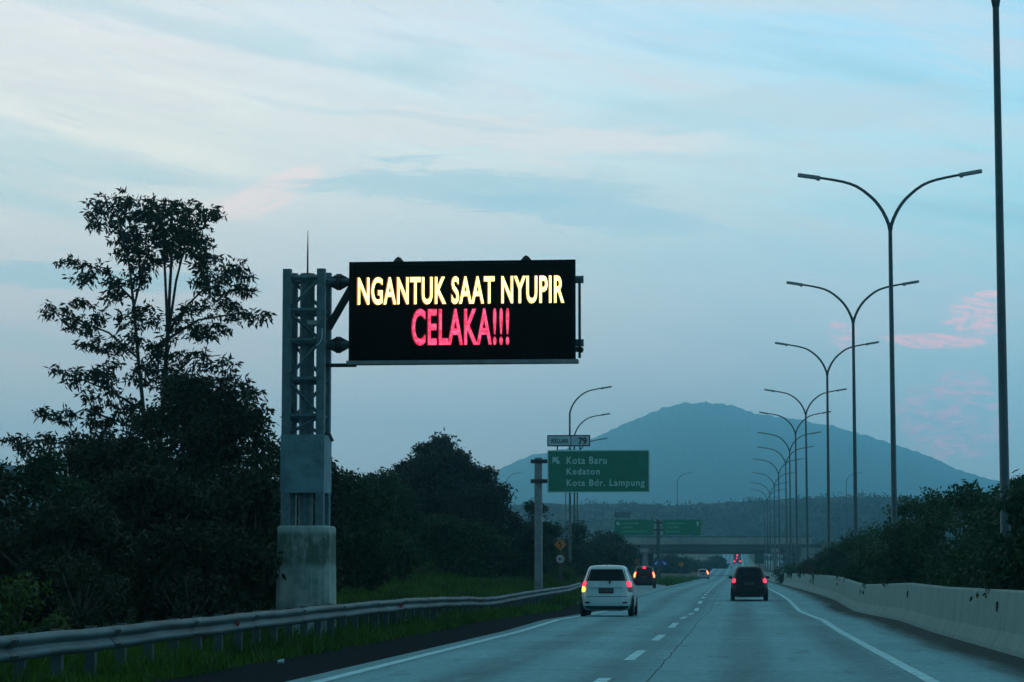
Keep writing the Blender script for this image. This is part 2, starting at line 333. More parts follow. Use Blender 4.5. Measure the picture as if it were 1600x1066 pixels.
# concrete carriageway: slab joints, dirt band along the barrier, tyre darkening, patches
def roadmat():
    m = bpy.data.materials.new('road_concrete'); m.use_nodes = True; t = m.node_tree; b = t.nodes['Principled BSDF']
    tcn = t.nodes.new('ShaderNodeTexCoord'); s = t.nodes.new('ShaderNodeSeparateXYZ'); t.links.new(tcn.outputs['Object'], s.inputs[0]); x, y, z = s.outputs
    n1 = noise(t, comb(t, math_(t, 'MULTIPLY', x, .5), math_(t, 'MULTIPLY', y, .06), 0.0), 1.0, 6, .65)
    n2 = noise(t, tcn.outputs['Object'], 3.5, 6, .7)
    c = ramp(t, n1, [(.3, (.17,.40,.44)), (.7, (.22,.50,.55))])
    c = mix(t, .35, c, ramp(t, n2, [(.3, (.11,.28,.32)), (.7, (.25,.56,.62))]))
    # per-slab tone
    wn = t.nodes.new('ShaderNodeTexWhiteNoise'); wn.noise_dimensions = '2D'
    t.links.new(comb(t, math_(t, 'FLOOR', math_(t, 'DIVIDE', math_(t, 'ADD', x, 1.15), 3.6)), math_(t, 'FLOOR', math_(t, 'DIVIDE', y, 5.0)), 0.0), wn.inputs['Vector'])
    c = mix(t, 1.0, c, ramp(t, wn.outputs[0], [(0, .92), (1, 1.06)]), 'MULTIPLY')
    # joints
    fr = math_(t, 'FRACT', math_(t, 'DIVIDE', y, 5.0)); j = math_(t, 'LESS_THAN', fr, .008)
    wob = noise(t, comb(t, 0.0, math_(t, 'MULTIPLY', y, .4), 0.0), 1.0, 3, .6)
    xj = math_(t, 'ABSOLUTE', math_(t, 'ADD', math_(t, 'ADD', x, 1.15), math_(t, 'MULTIPLY', math_(t, 'SUBTRACT', wob, .5), .12)))
    j2 = math_(t, 'LESS_THAN', xj, .011)
    c = mix(t, math_(t, 'MULTIPLY', j, .75), c, (.05,.09,.10)); c = mix(t, math_(t, 'MULTIPLY', j2, .85), c, (.02,.04,.045))
    # wheel tracks, oil drips and patched stains
    tr = math_(t, 'ABSOLUTE', math_(t, 'SUBTRACT', math_(t, 'FRACT', math_(t, 'DIVIDE', math_(t, 'ADD', x, 1.72+.9), 1.82)), .5))
    trk = t.nodes.new('ShaderNodeMapRange'); t.links.new(tr, trk.inputs[0]); trk.inputs[1].default_value = .34; trk.inputs[2].default_value = .10; 
    c = mix(t, math_(t, 'MULTIPLY', trk.outputs[0], math_(t, 'MULTIPLY', noise(t, comb(t, math_(t, 'MULTIPLY', x, .8), math_(t, 'MULTIPLY', y, .05), 3.0), 1.0, 4, .6), .95)), c, (.07,.165,.185))
    ns = noise(t, comb(t, math_(t, 'MULTIPLY', x, 1.6), math_(t, 'MULTIPLY', y, .35), 7.0), 1.0, 6, .7)
    c = mix(t, ramp(t, ns, [(.57, 0.0), (.68, .55)]), c, (.06,.13,.145)); c = mix(t, ramp(t, ns, [(.32, .45), (.42, 0.0)]), c, (.20,.46,.52))
    c = mix(t, .8, c, ramp(t, noise(t, comb(t, math_(t, 'MULTIPLY', x, 9), math_(t, 'MULTIPLY', y, 1.6), 0.0), 1.0, 5, .75), [(.3, (.80,.80,.80)), (.7, (1.22,1.20,1.20))]), 'MULTIPLY')
    # dirt washed against the barrier
    nd = noise(t, comb(t, math_(t, 'MULTIPLY', x, 1.3), math_(t, 'MULTIPLY', y, .12), 0.0), 1.0, 6, .7)
    xd = math_(t, 'ADD', x, math_(t, 'MULTIPLY', nd, 1.1))
    mr = t.nodes.new('ShaderNodeMapRange'); t.links.new(xd, mr.inputs[0]); mr.inputs[1].default_value = 3.95; mr.inputs[2].default_value = 4.5
    c = mix(t, math_(t, 'MULTIPLY', mr.outputs[0], .92), c, (.008,.028,.023))
    t.links.new(c, b.inputs['Base Color']); b.inputs['Roughness'].default_value = .85; b.inputs['Specular IOR Level'].default_value = .12
    bn = t.nodes.new('ShaderNodeBump'); bn.inputs['Strength'].default_value = .25; bn.inputs['Distance'].default_value = .02; t.links.new(n2, bn.inputs['Height']); t.links.new(bn.outputs[0], b.inputs['Normal'])
    return m
M['road'] = roadmat()
M['asph'] = mat('shoulder_asphalt', (.004,.014,.018), 1.0, 0, .3, 8, .3, spec=.02)
M['pale'] = mat('exit_lane_concrete', (.12,.29,.32), .8, 0, .2, .4, .1)
def paintmat():
    m = mat('road_marking', (.34,.72,.78), .7, 0, .25, 2.5, .1)
    return m
M['paint'] = paintmat()
strip('carriageway', -5.62, 4.9, M['road'], 0, nx=2)
def shl(y): return float(np.interp(y, [0,115,185,240,300,400,480], [-7.35,-7.35,-9.6,-12,-17.5,-33,-50]))
def shr(y): return float(np.interp(y, [0,115,125,215,300,400,480], [-5.62,-5.62,-5.62,-5.62,-11.2,-27,-43]))
strip('asphalt_shoulder', lambda y: -7.35, lambda y: -5.62, M['asph'], -.012, 5, 130)
strip('exit_lane', shl, shr, M['pale'], -.006, 112, 480, nx=3)
strip('opposite_carriageway', 9.2, 18.5, M['pale'], 0, 5, 1240, nx=2)
mk = MB()
def mline(xc, w, y0, y1, dz=.006):
    ys = sorted(set([y for y in YS if y0 < y < y1]+[y0, y1]))
    mk.grid([[(cx(y)+lat(xc, y)-w/2, y, zr(y)+dz), (cx(y)+lat(xc, y)+w/2, y, zr(y)+dz)] for y in ys])
mline(-5.2, .18, 5, 118); mline(2.37, .18, 5, 1200); mline(lambda y: float(np.interp(y, [230,480,1200], [-5.5,-5.2,-5.2])), .18, 235, 1200)
y = 27.1
while y < 1150: mline(-1.72, .17, y, y+5.2); y += 12.0
y = 120
while y < 235: mline(-5.3, .22, y, y+2.0); y += 5
tag(mk.build('road_markings', M['paint']), kind='structure')
# ------------------------------------------------------------------ concrete median barrier
def barrier(name, label, x0, sgn, y0, y1):
    prof = [(0,0),(.02,.08),(.16,.33),(.24,1.02),(.27,1.06),(.43,1.06),(.46,1.02),(.54,.33),(.68,.08),(.70,0)]
    root = thing(name, label, 'barrier', (0,0,0))
    mb = MB(); ys = [y for y in YS if y0 < y < y1]; ys = sorted(set([y0]+ys+[y1]+list(np.arange(y0, 130, 3.0))))
    rows = [[(cx(y)+x0+sgn*p[0], y, zr(y)+p[1]) for p in prof] for y in ys]
    mb.grid(rows); n = len(prof); mb.f.append(tuple(range(n))); mb.f.append(tuple(range(len(mb.v)-n, len(mb.v))))
    mb.build('barrier_wall', M['barrier'], root)
    return root
def barmat():
    m = bpy.data.materials.new('barrier_concrete'); m.use_nodes = True; t = m.node_tree; b = t.nodes['Principled BSDF']
    tcn = t.nodes.new('ShaderNodeTexCoord'); s = t.nodes.new('ShaderNodeSeparateXYZ'); t.links.new(tcn.outputs['Object'], s.inputs[0]); x, y, z = s.outputs
    n1 = noise(t, comb(t, 0.0, math_(t, 'MULTIPLY', y, 1.1), math_(t, 'MULTIPLY', z, .9)), 1.0, 6, .65)
    n2 = noise(t, comb(t, 0.0, math_(t, 'MULTIPLY', y, 2.6), math_(t, 'MULTIPLY', z, .25)), 1.0, 5, .7)
    c = ramp(t, n1, [(.3, (.15,.27,.26)), (.7, (.23,.38,.36))])
    c = mix(t, ramp(t, n2, [(.56, 0.0), (.78, .32)]), c, (.07,.11,.10))
    j = math_(t, 'LESS_THAN', math_(t, 'FRACT', math_(t, 'DIVIDE', y, 9.0)), .006)
    c = mix(t, math_(t, 'MULTIPLY', j, .7), c, (.04,.06,.06))
    t.links.new(c, b.inputs['Base Color']); b.inputs['Roughness'].default_value = .9
    bn = t.nodes.new('ShaderNodeBump'); bn.inputs['Strength'].default_value = .3; bn.inputs['Distance'].default_value = .03; t.links.new(n1, bn.inputs['Height']); t.links.new(bn.outputs[0], b.inputs['Normal'])
    return m
M['barrier'] = barmat()
br = barrier('concrete_barrier', 'long grey concrete median barrier running along the right road edge', 4.5, 1, 8, 1150)
for yy in (46.5, 71.0, 98.5):
    MB().box(4.5+.175, 4.5+.24, yy, yy+.11, zr(yy)+.66, zr(yy)+.84).build('reflector', M['dark'], br)
barrier('concrete_barrier', 'far side concrete median barrier beyond the shrubs along the opposite carriageway', 9.1, -1, 30, 1150)
# ------------------------------------------------------------------ guardrail, left
GY = [18,28.7,41.7,52,65.6,79,85,102,130,185,240,300,330]
GZ = [.60,.61,.67,.71,.745,.67,.58,.72,.87,1.15,1.25,1.4,1.45]
def gx_(y): return float(np.interp(y, [0,125,185,240,300,340], [-8.5,-8.5,-10.7,-13.2,-18.6,-24.5]))
def gt(y):
    w = 3.0
    return float(np.mean([np.interp(y+d, GY, GZ) for d in (-w,-w/2,0,w/2,w)]))
gr_ = thing('guardrail', 'long galvanised steel guardrail with wavy beam along the left shoulder', 'guardrail')
ys = list(np.arange(18, 130, 1.64))+list(np.arange(130, 330, 6)); prof = [(.0,0),(.05,-.02),(.085,-.075),(.03,-.13),(.0,-.155),(.03,-.18),(.085,-.235),(.05,-.29),(.0,-.31)]
mb = MB(); rows = []
fine = sorted(set(list(np.arange(18, 130, .82))+ys))
for y in fine:
    wob = .012*math.sin(y*.9)+.008*math.sin(y*2.3)
    rows.append([(gx_(y)+p[0]+wob, y, gt(y)+p[1]+wob*.6) for p in prof])
mb.grid(rows); back = [[(p[0]-.006-.03*0, p[1], p[2]) for p in r] for r in rows]; mb.grid(back)
mb.build('rail_beam', M['rail'], gr_, smooth=True)
for i, y in enumerate(ys[:98]):
    x = gx_(y)
    p = MB().box(x-.16, x-.02, y-.055, y+.055, zr(y)-.2-(.3 if y > 130 else 0), gt(y)+.015); p.box(x-.02, x-.004, y-.06, y+.06, gt(y)-.27, gt(y)-.06)
    p.build('guardrail_post', M['post'], gr_)
for i in range(0, 60, 3):
    y = ys[i]+.8; x = gx_(y)+.012*math.sin(y*.9)+.008*math.sin(y*2.3)
    j_ = MB(); j_.grid([[(x+p[0]+.006, y+q, gt(y)+p[1]) for p in prof] for q in (-.16, .16)])
    for dz in (-.06, -.25):
        for dy in (-.1, 0, .1): j_.tube([(x+.05, y+dy, gt(y)+dz), (x+.10, y+dy, gt(y)+dz)], .014, 6)
    j_.build('splice_joint', M['post'], gr_)
for pxx in (362, 624):
    yy = 8.5*FPX/(1155-pxx); yy = round(yy, 1)
    r_ = MB(); r_.tube([(gx_(yy)+.04, yy-.02, gt(yy)-.155), (gx_(yy)+.05, yy-.05, gt(yy)-.155)], .06, 12)
    r_.build('reflector', M['refl'], gr_)
# ------------------------------------------------------------------ message sign tower
VY = 55.7; kx = lambda px, py=570: at(px, py, VY)[0]; kz = lambda py, px=700: at(px, py, VY)[1]
tw = thing('sign_tower', 'steel lattice tower on a stained concrete pier carrying the lit message board', 'sign tower')
X0, X1 = kx(437, 900), kx(521, 900); zt = kz(822, 480)
def coltmat():
    m = mat('stained_concrete', (.16,.27,.26), .9, 0, 0, 2.4, .5, c2=(.36,.50,.47)); t = m.node_tree; b = t.nodes['Principled BSDF']
    src = b.inputs['Base Color'].links[0].from_socket; tcn = t.nodes.new('ShaderNodeTexCoord')
    s = t.nodes.new('ShaderNodeSeparateXYZ'); t.links.new(tcn.outputs['Object'], s.inputs[0])
    n2 = noise(t, comb(t, math_(t, 'MULTIPLY', s.outputs[0], 3.2), math_(t, 'MULTIPLY', s.outputs[1], 2), math_(t, 'MULTIPLY', s.outputs[2], 1.1)), 1.0, 7, .7)
    zz_ = t.nodes.new('ShaderNodeMapRange'); t.links.new(s.outputs[2], zz_.inputs[0]); zz_.inputs[1].default_value = 1.45; zz_.inputs[2].default_value = 1.62
    zt_ = t.nodes.new('ShaderNodeMapRange'); t.links.new(s.outputs[2], zt_.inputs[0]); zt_.inputs[1].default_value = 2.33; zt_.inputs[2].default_value = 2.22
    f = math_(t, 'MULTIPLY', math_(t, 'MULTIPLY', zz_.outputs[0], zt_.outputs[0]), ramp(t, n2, [(.34, 0.0), (.50, 1.0)]))
    ws_ = ramp(t, noise(t, comb(t, math_(t, 'MULTIPLY', s.outputs[0], 6.5), 1.0, math_(t, 'MULTIPLY', s.outputs[2], .35)), 1.0, 4, .6), [(.56, 0.0), (.64, .7)])
    src = mix(t, ws_, src, (.42,.60,.58))
    c = mix(t, math_(t, 'MULTIPLY', f, .9), src, (.045,.10,.07)); t.links.new(c, b.inputs['Base Color'])
    return m
pier = MB(); xa, xb = X0, X1; tp = .03
n8 = lambda a, b, c, d, bv: [(a+bv,c),(b-bv,c),(b,c+bv),(b,d-bv),(b-bv,d),(a+bv,d),(a,d-bv),(a,c+bv)]
rings = [(-.4, 0), (zt-.04, tp), (zt, tp+.04)]
v = []
for z, q in rings: v += [(x, y, z) for x, y in n8(xa+q, xb-q, VY-.6+q, VY+.6-q, .09)]
f = [tuple(range(8))[::-1], tuple(range(16, 24))]+[(r*8+i, r*8+(i+1)%8, (r+1)*8+(i+1)%8, (r+1)*8+i) for r in range(2) for i in range(8)]
pier.add(v, f).build('concrete_pier', coltmat(), tw)
cl, cr_ = kx(453), kx(506); ztop = kz(424, 480); cw = .095; yf_, yb_ = VY-.40, VY+.40
for x in (cl, cr_):
    for y in (yf_, yb_):
        MB().box(x-cw, x+cw, y-cw, y+cw, zt, ztop, .02).build('corner_post', M['tower'], tw)
MB().tube([(.5*(cl+cr_), VY, zt), (.5*(cl+cr_), VY, kz(428, 480))], .17, 14).build('centre_column', M['tower'], tw)
zp0, zp1 = kz(771, 480), kz(681, 480)
sh = MB().box(cl-cw-.012, cr_+cw+.012, yf_-cw-.012, yb_+cw+.012, zp0, zp1); sh.build('cabinet', mat('cabinet_paint', (.085,.21,.255), .6, .1, .3, 2.5, .1), tw)
MB().box(cl+.02, cl+.05, yf_-cw-.03, yf_-cw-.012, zp1-.55, zp1-.35).build('cabinet_handle', M['steel'], tw)
rz_ = [kz(p, 480) for p in (437, 488, 535, 595, 652)]
rg = MB()
for z in rz_:
    rg = MB()
    for y in (yf_, yb_): rg.bar((cl, y, z), (cr_, y, z), .09)
    for x in (cl, cr_): rg.bar((x, yf_, z), (x, yb_, z), .09)
    rg.build('rung_frame', M['tower'], tw)
dg_ = MB(); rr = rz_+[zp1]
for i in range(5):
    a, b = rr[i], rr[i+1]
    for q, y in enumerate((yf_, yb_)):
        if (i+q) % 2: dg_.bar((cl, y, a), (cr_, y, b), .055)
        else: dg_.bar((cr_, y, a), (cl, y, b), .055)
    for q, x in enumerate((cl, cr_)):
        if (i+q) % 2: dg_.bar((x, yf_, a), (x, yb_, b), .055)
        else: dg_.bar((x, yb_, a), (x, yf_, b), .055)
dg_.build('diagonal_braces', M['tower'], tw)
MB().tube([(.5*(cl+cr_), VY, kz(428, 480)), (.5*(cl+cr_), VY, kz(395, 480)), (.5*(cl+cr_), VY, kz(360, 480))], [.022, .018, .006], 8).build('lightning_rod', M['dark'], tw)
for pyy in (437, 536):     # arm tubes with bolted flanges
    z = kz(pyy, 700); xe = kx(911)
    arm = MB().tube([(cr_, VY+.25, z), (xe, VY+.25, z)], .085, 12).build('support_arm', M['tower'], tw)
    xf = kx(526)
    fl = MB(); fl.tube([(xf-.05, VY+.25, z), (xf-.005, VY+.25, z)], .19, 16); fl.tube([(xf+.005, VY+.25, z), (xf+.05, VY+.25, z)], .19, 16)
    for s_ in (-1, 1):
        for u in (0, 90, 180, 270):
            dy, dz = math.cos(R(u)), math.sin(R(u)); fl.add([(xf+s_*.05, VY+.25+dy*.08, z+dz*.08), (xf+s_*.05, VY+.25+dy*.18, z+dz*.18), (xf+s_*.24, VY+.25+dy*.08, z+dz*.08)], [(0,1,2)])
    fl.build('flange', M['dark'], arm)
MB().bar((cr_+.05, VY+.25, kz(510)), (kx(548), VY+.25, kz(443)), .13).build('knee_brace', M['dark'], tw)
MB().tube([(cr_, VY+.1, kz(569)), (kx(556), VY+.1, kz(569))], .045, 8).build('walkway_tie', M['dark'], tw)
cxs = kx(498); bxm = MB().box(kx(487), kx(503), VY-.62, VY-.5, kz(510), kz(503)); bxm.box(kx(500)-.02, kx(500)+.02, VY-.55, yf_, kz(511), kz(506)); bxm.build('traffic_camera', M['steel'], tw)
MB().tube([(kx(509), yf_-.12, kz(515)), (kx(509), yf_-.13, kz(530)), (kx(505), yf_-.12, kz(538)), (kx(500), yf_-.11, kz(542))], .012, 6).build('cable', M['signw'], tw)
MB().tube([(cr_+.05, VY-.2, kz(676)), (kx(519), VY-.3, kz(679)), (kx(524), VY-.3, kz(690))], .035, 6).build('conduit', M['dark'], tw)
# message board hangs on the arms
vb = thing('message_board', 'large black electronic message board with glowing yellow and red capital letters', 'message sign')
bx0, bx1 = kx(549, 490), kx(899, 490); bz0, bz1 = kz(569), kz(411)
fy = VY-.22
cs = MB().box(bx0, bx1, fy+.02, VY+.13, bz0+.06, bz1); cs.build('casing', M['black'], vb)
fr = MB(); fr.box(bx0-.02, bx1+.02, fy-.03, fy+.02, bz1-.06, bz1+.015); fr.box(bx0-.02, bx0+.05, fy-.03, fy+.02, bz0+.06, bz1-.06); fr.box(bx1-.05, bx1+.02, fy-.03, fy+.02, bz0+.06, bz1-.06)
fr.build('front_frame', M['black'], vb)
MB().box(bx0-.05, bx1+.08, fy-.16, fy+.2, bz0-.02, bz0+.06).build('bottom_ledge', M['steel'], vb)
MB().box(bx0+.05, bx1-.05, fy+.004, fy+.018, bz0+.06, bz1-.06).build('led_panel', mat('led_panel', (.0003,.001,.0008), .8, 0, .4, 40, spec=.0), vb)
for pxx in (624, 823):
    x = kx(pxx, 410); lug = MB().poly([(x-.13, bz1+.015), (x+.13, bz1+.015), (x+.05, bz1+.11), (x-.05, bz1+.11)], fy+.05, fy+.12); lug.tube([(x, fy+.03, bz1+.09), (x, fy+.14, bz1+.09)], .04, 10)
    lug.build('lifting_lug', M['dark'], vb)
sb = MB().box(kx(903), kx(907), VY+.15, VY+.21, kz(560), kz(440)); sb.box(kx(899), kx(907), VY+.1, VY+.16, kz(551), kz(543)); sb.build('side_strut', M['dark'], vb)
MB().tube([(kx(906), VY+.05, kz(548)), (kx(908), VY+.09, kz(548))], .07, 10).build('vent_cap', M['dark'], vb)
for s_, m1, m2, a, b, c, d, bo in (('NGANTUK SAAT NYUPIR', 'ledy', 'glowo', 561, 883, 477, 434, .022), ('CELAKA!!!', 'ledr', 'glowd', 646, 797, 541, 484, .018)):
    l = text(s_, 'text_line', M[m1], vb, kx(a), kx(b), kz(c), kz(d), fy-.006, bo, sp=1.08)
    l['label'] = 'glowing pale yellow words' if m1 == 'ledy' else 'glowing red words'
    text(s_, 'letter_painted_glow', M[m2], l, kx(a)-.028, kx(b)+.004, kz(c)-.012, kz(d)+.012, fy-.001, bo+.014, sp=1.08)  # painted glow: slightly larger dim copy set behind the lit letters
# ------------------------------------------------------------------ road signs
GYY = 113.0
def A(px, py, Y=GYY): return at(px, py, Y)
sg = thing('direction_sign', 'large green exit direction sign on a single grey post with white place names', 'road sign')
px_, zt2 = A(840.5, 716); pw = .17
MB().box(px_-pw, px_+pw, GYY+.1, GYY+.42, zr(GYY)-.6, A(840, 715)[1], .03).build('post', M['steel'], sg)
z1_, z2_ = A(840, 721)[1], A(840, 752)[1]
for z in (z1_, z2_): MB().box(A(829, 720)[0], A(1000, 720)[0], GYY+.02, GYY+.1, z-.09, z+.09).build('support_arm', M['dark'], sg)
a0, z0 = A(855.5, 770); a1, z1 = A(1015, 703)
MB().box(a0, a1, GYY-.03, GYY+.02, z0, z1).build('sign_border', M['signw'], sg)
pn = MB().box(a0+.05, a1-.05, GYY-.036, GYY-.02, z0+.05, z1-.05).build('sign_panel', M['green'], sg)
M['signt'] = mat('sign_lettering', (.36,.68,.66), .5, 0, .1, 3)
Z5 = lambda px, py: A(820+px/5.33, 580+py/5.33)
for s_, x0, x1, za, zb in (('Kota Baru', 348, 683, 775, 713), ('Kedaton', 348, 625, 863, 808), ('Kota Bdr. Lampung', 348, 998, 975, 903)):
    text(s_, 'lettering', M['signt'], sg, Z5(x0, za)[0], Z5(x1, za)[0], Z5(x0, za)[1], Z5(x0, zb)[1], GYY-.042, .022, sp=1.15)
ax, az = Z5(262, 747); q = .17
arrow = [(-q,q),(.9*q,q),(.35*q,.5*q),(q*1.05,-.45*q),(.45*q,-q*1.05),(-.35*q,-.05*q),(-q,-.75*q)]
MB().poly([(ax+p[0], az+p[1]) for p in arrow], GYY-.044, GYY-.037).build('arrow', M['signt'], sg)
kl = thing('exit_number_sign', 'small white exit number plate with black edge above the green sign', 'road sign')
b0, w0 = Z5(187, 628); b1, w1 = Z5(545, 532)
MB().box(b0, b1, GYY-.03, GYY+.0, w0, w1).build('sign_border', M['signk'], kl)
xm = Z5(385, 580)[0]
kp = MB().box(b0+.05, xm-.02, GYY-.036, GYY-.02, w0+.05, w1-.05); kp.box(xm+.02, b1-.05, GYY-.036, GYY-.02, w0+.05, w1-.05); kp.build('sign_panel', mat('number_panel', (.42,.62,.70), .6, 0, .1, 3), kl)
text('KELUAR', 'lettering', M['signk'], kl, Z5(222, 0)[0], Z5(362, 0)[0], Z5(222, 600)[1], Z5(222, 563)[1], GYY-.042, .02)
text('79', 'lettering', M['signk'], kl, Z5(443, 0)[0], Z5(515, 0)[0], Z5(443, 612)[1], Z5(443, 553)[1], GYY-.042, .03)
for pxx in (270, 458): MB().box(Z5(pxx, 0)[0]-.03, Z5(pxx, 0)[0]+.03, GYY, GYY+.05, z1-.3, w0+.2).build('post', M['dark'], kl)
M['farl'] = mat('far_lettering', (.08,.42,.30), .5)
# twin signs in the gore
TY = 297.0
T = lambda px, py: at(px, py, TY)
tn = thing('twin_direction_sign', 'pair of distant green direction signs on one central post before the bridge', 'road sign')
tx = T(1028.5, 850)[0]
MB().box(tx-.2, tx+.2, TY+.1, TY+.5, zr(TY)-.5, T(1028, 812)[1], .04).build('post', M['post'], tn)
for pyy in (817, 828): MB().box(T(990, pyy)[0], T(1065, pyy)[0], TY+.02, TY+.1, T(990, pyy)[1]-.1, T(990, pyy)[1]+.1).build('support_arm', M['dark'], tn)
for (pa, pb, left) in ((960.5, 1021.5, True), (1036, 1095.5, False)):
    u0, v0 = T(pa, 836.5); u1, v1 = T(pb, 812)
    bd = MB().box(u0, u1, TY-.03, TY+.02, v0, v1).build('sign_border', mat('far_sign_edge', (.03,.19,.12), .5), tn)
    MB().box(u0+.06, u1-.06, TY-.038, TY-.02, v0+.06, v1-.06).build('sign_panel', mat('far_sign_green', (.004,.21,.12), .5), tn)
    tx0 = u0+(.85 if left else .35)
    for i, wd in enumerate((1.9, 1.3, 3.0) if left else (2.2, 1.5, 1.6)):
        ln = MB(); zc_ = v1-.45-i*.48; xx = tx0
        while xx < tx0+wd: ww = random.uniform(.10, .2); ln.box(xx, xx+ww, TY-.045, TY-.039, zc_-.1, zc_+random.uniform(.05, .16)); xx += ww+.07
        ln.build('lettering', M['farl'], tn)

    axx = u0+.42 if left else u1-.42; azz = v1-.5
    if left: pts = [(axx+p[0]*1.2, azz+p[1]*1.2) for p in arrow]
    else: pts = [(axx-.06, azz-.28), (axx+.06, azz-.28), (axx+.06, azz+.05), (axx+.2, azz+.05), (axx, azz+.32), (axx-.2, azz+.05), (axx-.06, azz+.05)]
    MB().poly(pts, TY-.047, TY-.039).build('arrow', M['signt'], tn)
ef = thing('exit_number_sign', 'faint distant exit number plate standing above the left green sign', 'road sign')
u0, v0 = T(960, 809); u1, v1 = T(985, 800)
MB().box(u0, u1, TY, TY+.03, v0, v1).build('sign_panel', mat('far_number_plate', (.10,.19,.24), .6), ef)
for xx in (u0+.3, u1-.3): MB().box(xx-.03, xx+.03, TY+.03, TY+.08, T(960, 812)[1]-.2, v1).build('post', M['dark'], ef)
# blue keep-direction pair
bs = thing('blue_arrow_sign', 'pair of round blue signs with white diagonal arrows at the exit split', 'road sign')
BY = 290.0; B_ = lambda px, py: at(px, py, BY)
bxx = B_(1031.5, 880)[0]; MB().tube([(bxx, BY+.05, zr(BY)-.3), (bxx, BY+.05, B_(0, 874)[1])], .05, 8).build('post', M['post'], bs)
for pxx, s_ in ((1025.5, 1), (1038, -1)):
    c_ = B_(pxx, 880); MB().disc(c_, .38, BY-.02, BY+.0).build('sign_disc', M['blue'], bs)
    ar = [(-.16*s_-.02, .20), (.02, .03), (.2*s_, -.2), (-.05*s_, -.16), (-.2*s_, .05)]
    ar = [(-.2,.12),(-.12,.2),(.06,.02),(.12,.1),(.18,-.18),(-.1,-.12),(-.02,-.06)]
    MB().poly([(c_[0]+p[0]*s_*-1*1.1, c_[1]+p[1]*1.1) for p in ar], BY-.032, BY-.022).build('arrow', M['signw'], bs)
def diamond(name, label, px, py, Y, half, cat='road sign', below=None, zpost=None, grp=None):
    r_ = thing(name, label, cat, group=grp); x, z = at(px, py, Y)
    MB().tube([(x, Y+.05, zr(Y)-.5), (x, Y+.05, z+half*.8)], .045, 8).build('post', M['post'], r_)
    MB().poly([(x-half, z), (x, z+half), (x+half, z), (x, z-half)], Y-.015, Y).build('sign_border', M['signk'], r_)
    h2 = half*.9; MB().poly([(x-h2, z), (x, z+h2), (x+h2, z), (x, z-h2)], Y-.022, Y-.014).build('sign_panel', M['amber'], r_)
    g = half*.5
    MB().poly([(x-.12*g, z-g), (x+.18*g, z-g), (x+.35*g, z-.05*g), (x+.05*g, z+.35*g), (x+.3*g, z+.5*g), (x-.5*g, z+.95*g), (x-.6*g, z+.1*g), (x-.28*g, z+.25*g), (x+.02*g, z-.1*g)], Y-.03, Y-.023).build('arrow', M['signk'], r_)
    return r_, x, z
r_, x, z = diamond('warning_sign', 'amber diamond bend warning sign beside the green sign post', 875.5, 851, 156, .43)
spd = thing('speed_sign', 'round white speed limit sign with red ring under the amber diamond', 'road sign')
x, z = at(875.5, 873.5, 156)
MB().disc((x, z), .31, 155.97, 155.99, 24).build('red_ring', M['redring'], spd); MB().disc((x, z), .235, 155.96, 155.975, 24).build('sign_panel', M['signw'], spd)
text('40', 'lettering', M['signk'], spd, x-.15, x+.15, z-.11, z+.11, 155.955, .03)
diamond('warning_sign', 'small distant amber diamond sign right of the blue arrow signs', 1064.5, 882, 320, .42)
for pxx, pyy, lab in ((938, 876.5, 'faint amber chevron board just above the white car roof'), (996.5, 878, 'faint amber chevron board above the dark car with brake lights')):
    ch = thing('chevron_board', lab, 'road sign', group='chevron boards on the exit ramp'); YY = 250.0; x, z = at(pxx, pyy, YY)
    MB().box(x-.05, x+.05, YY+.02, YY+.1, zr(YY)-.5, z+.3).build('post', M['post'], ch)
    MB().box(x-.3, x+.3, YY, YY+.02, z-.35, z+.35).build('board', mat('chevron_dark', (.03,.035,.03), .6), ch)
    c_ = MB(); c_.poly([(x+.16, z-.3), (x+.26, z-.3), (x+.02, z), (x+.26, z+.3), (x+.16, z+.3), (x-.1, z)], YY-.01, YY); c_.poly([(x-.12, z-.3), (x-.02, z-.3), (x-.2, z), (x-.02, z+.3), (x-.12, z+.3), (x-.28, z)], YY-.01, YY); c_.build('chevron_stripes', mat('chevron_amber', (.42,.16,.02), .6), ch)
# dark green board before the bridge on the right
db = thing('small_green_sign', 'small dark green board on a post beside the lamp row below the bridge', 'road sign'); YY = 420.0
x0_, z0_ = at(1179, 881, YY); x1_, z1_ = at(1194, 866, YY)
MB().box(x0_, x1_, YY, YY+.05, z0_, z1_).build('sign_panel', mat('dull_green', (.01,.06,.05), .6), db)
MB().tube([((x0_+x1_)/2, YY+.1, zr(YY)), ((x0_+x1_)/2, YY+.1, z1_)], .08, 8).build('post', M['post'], db)
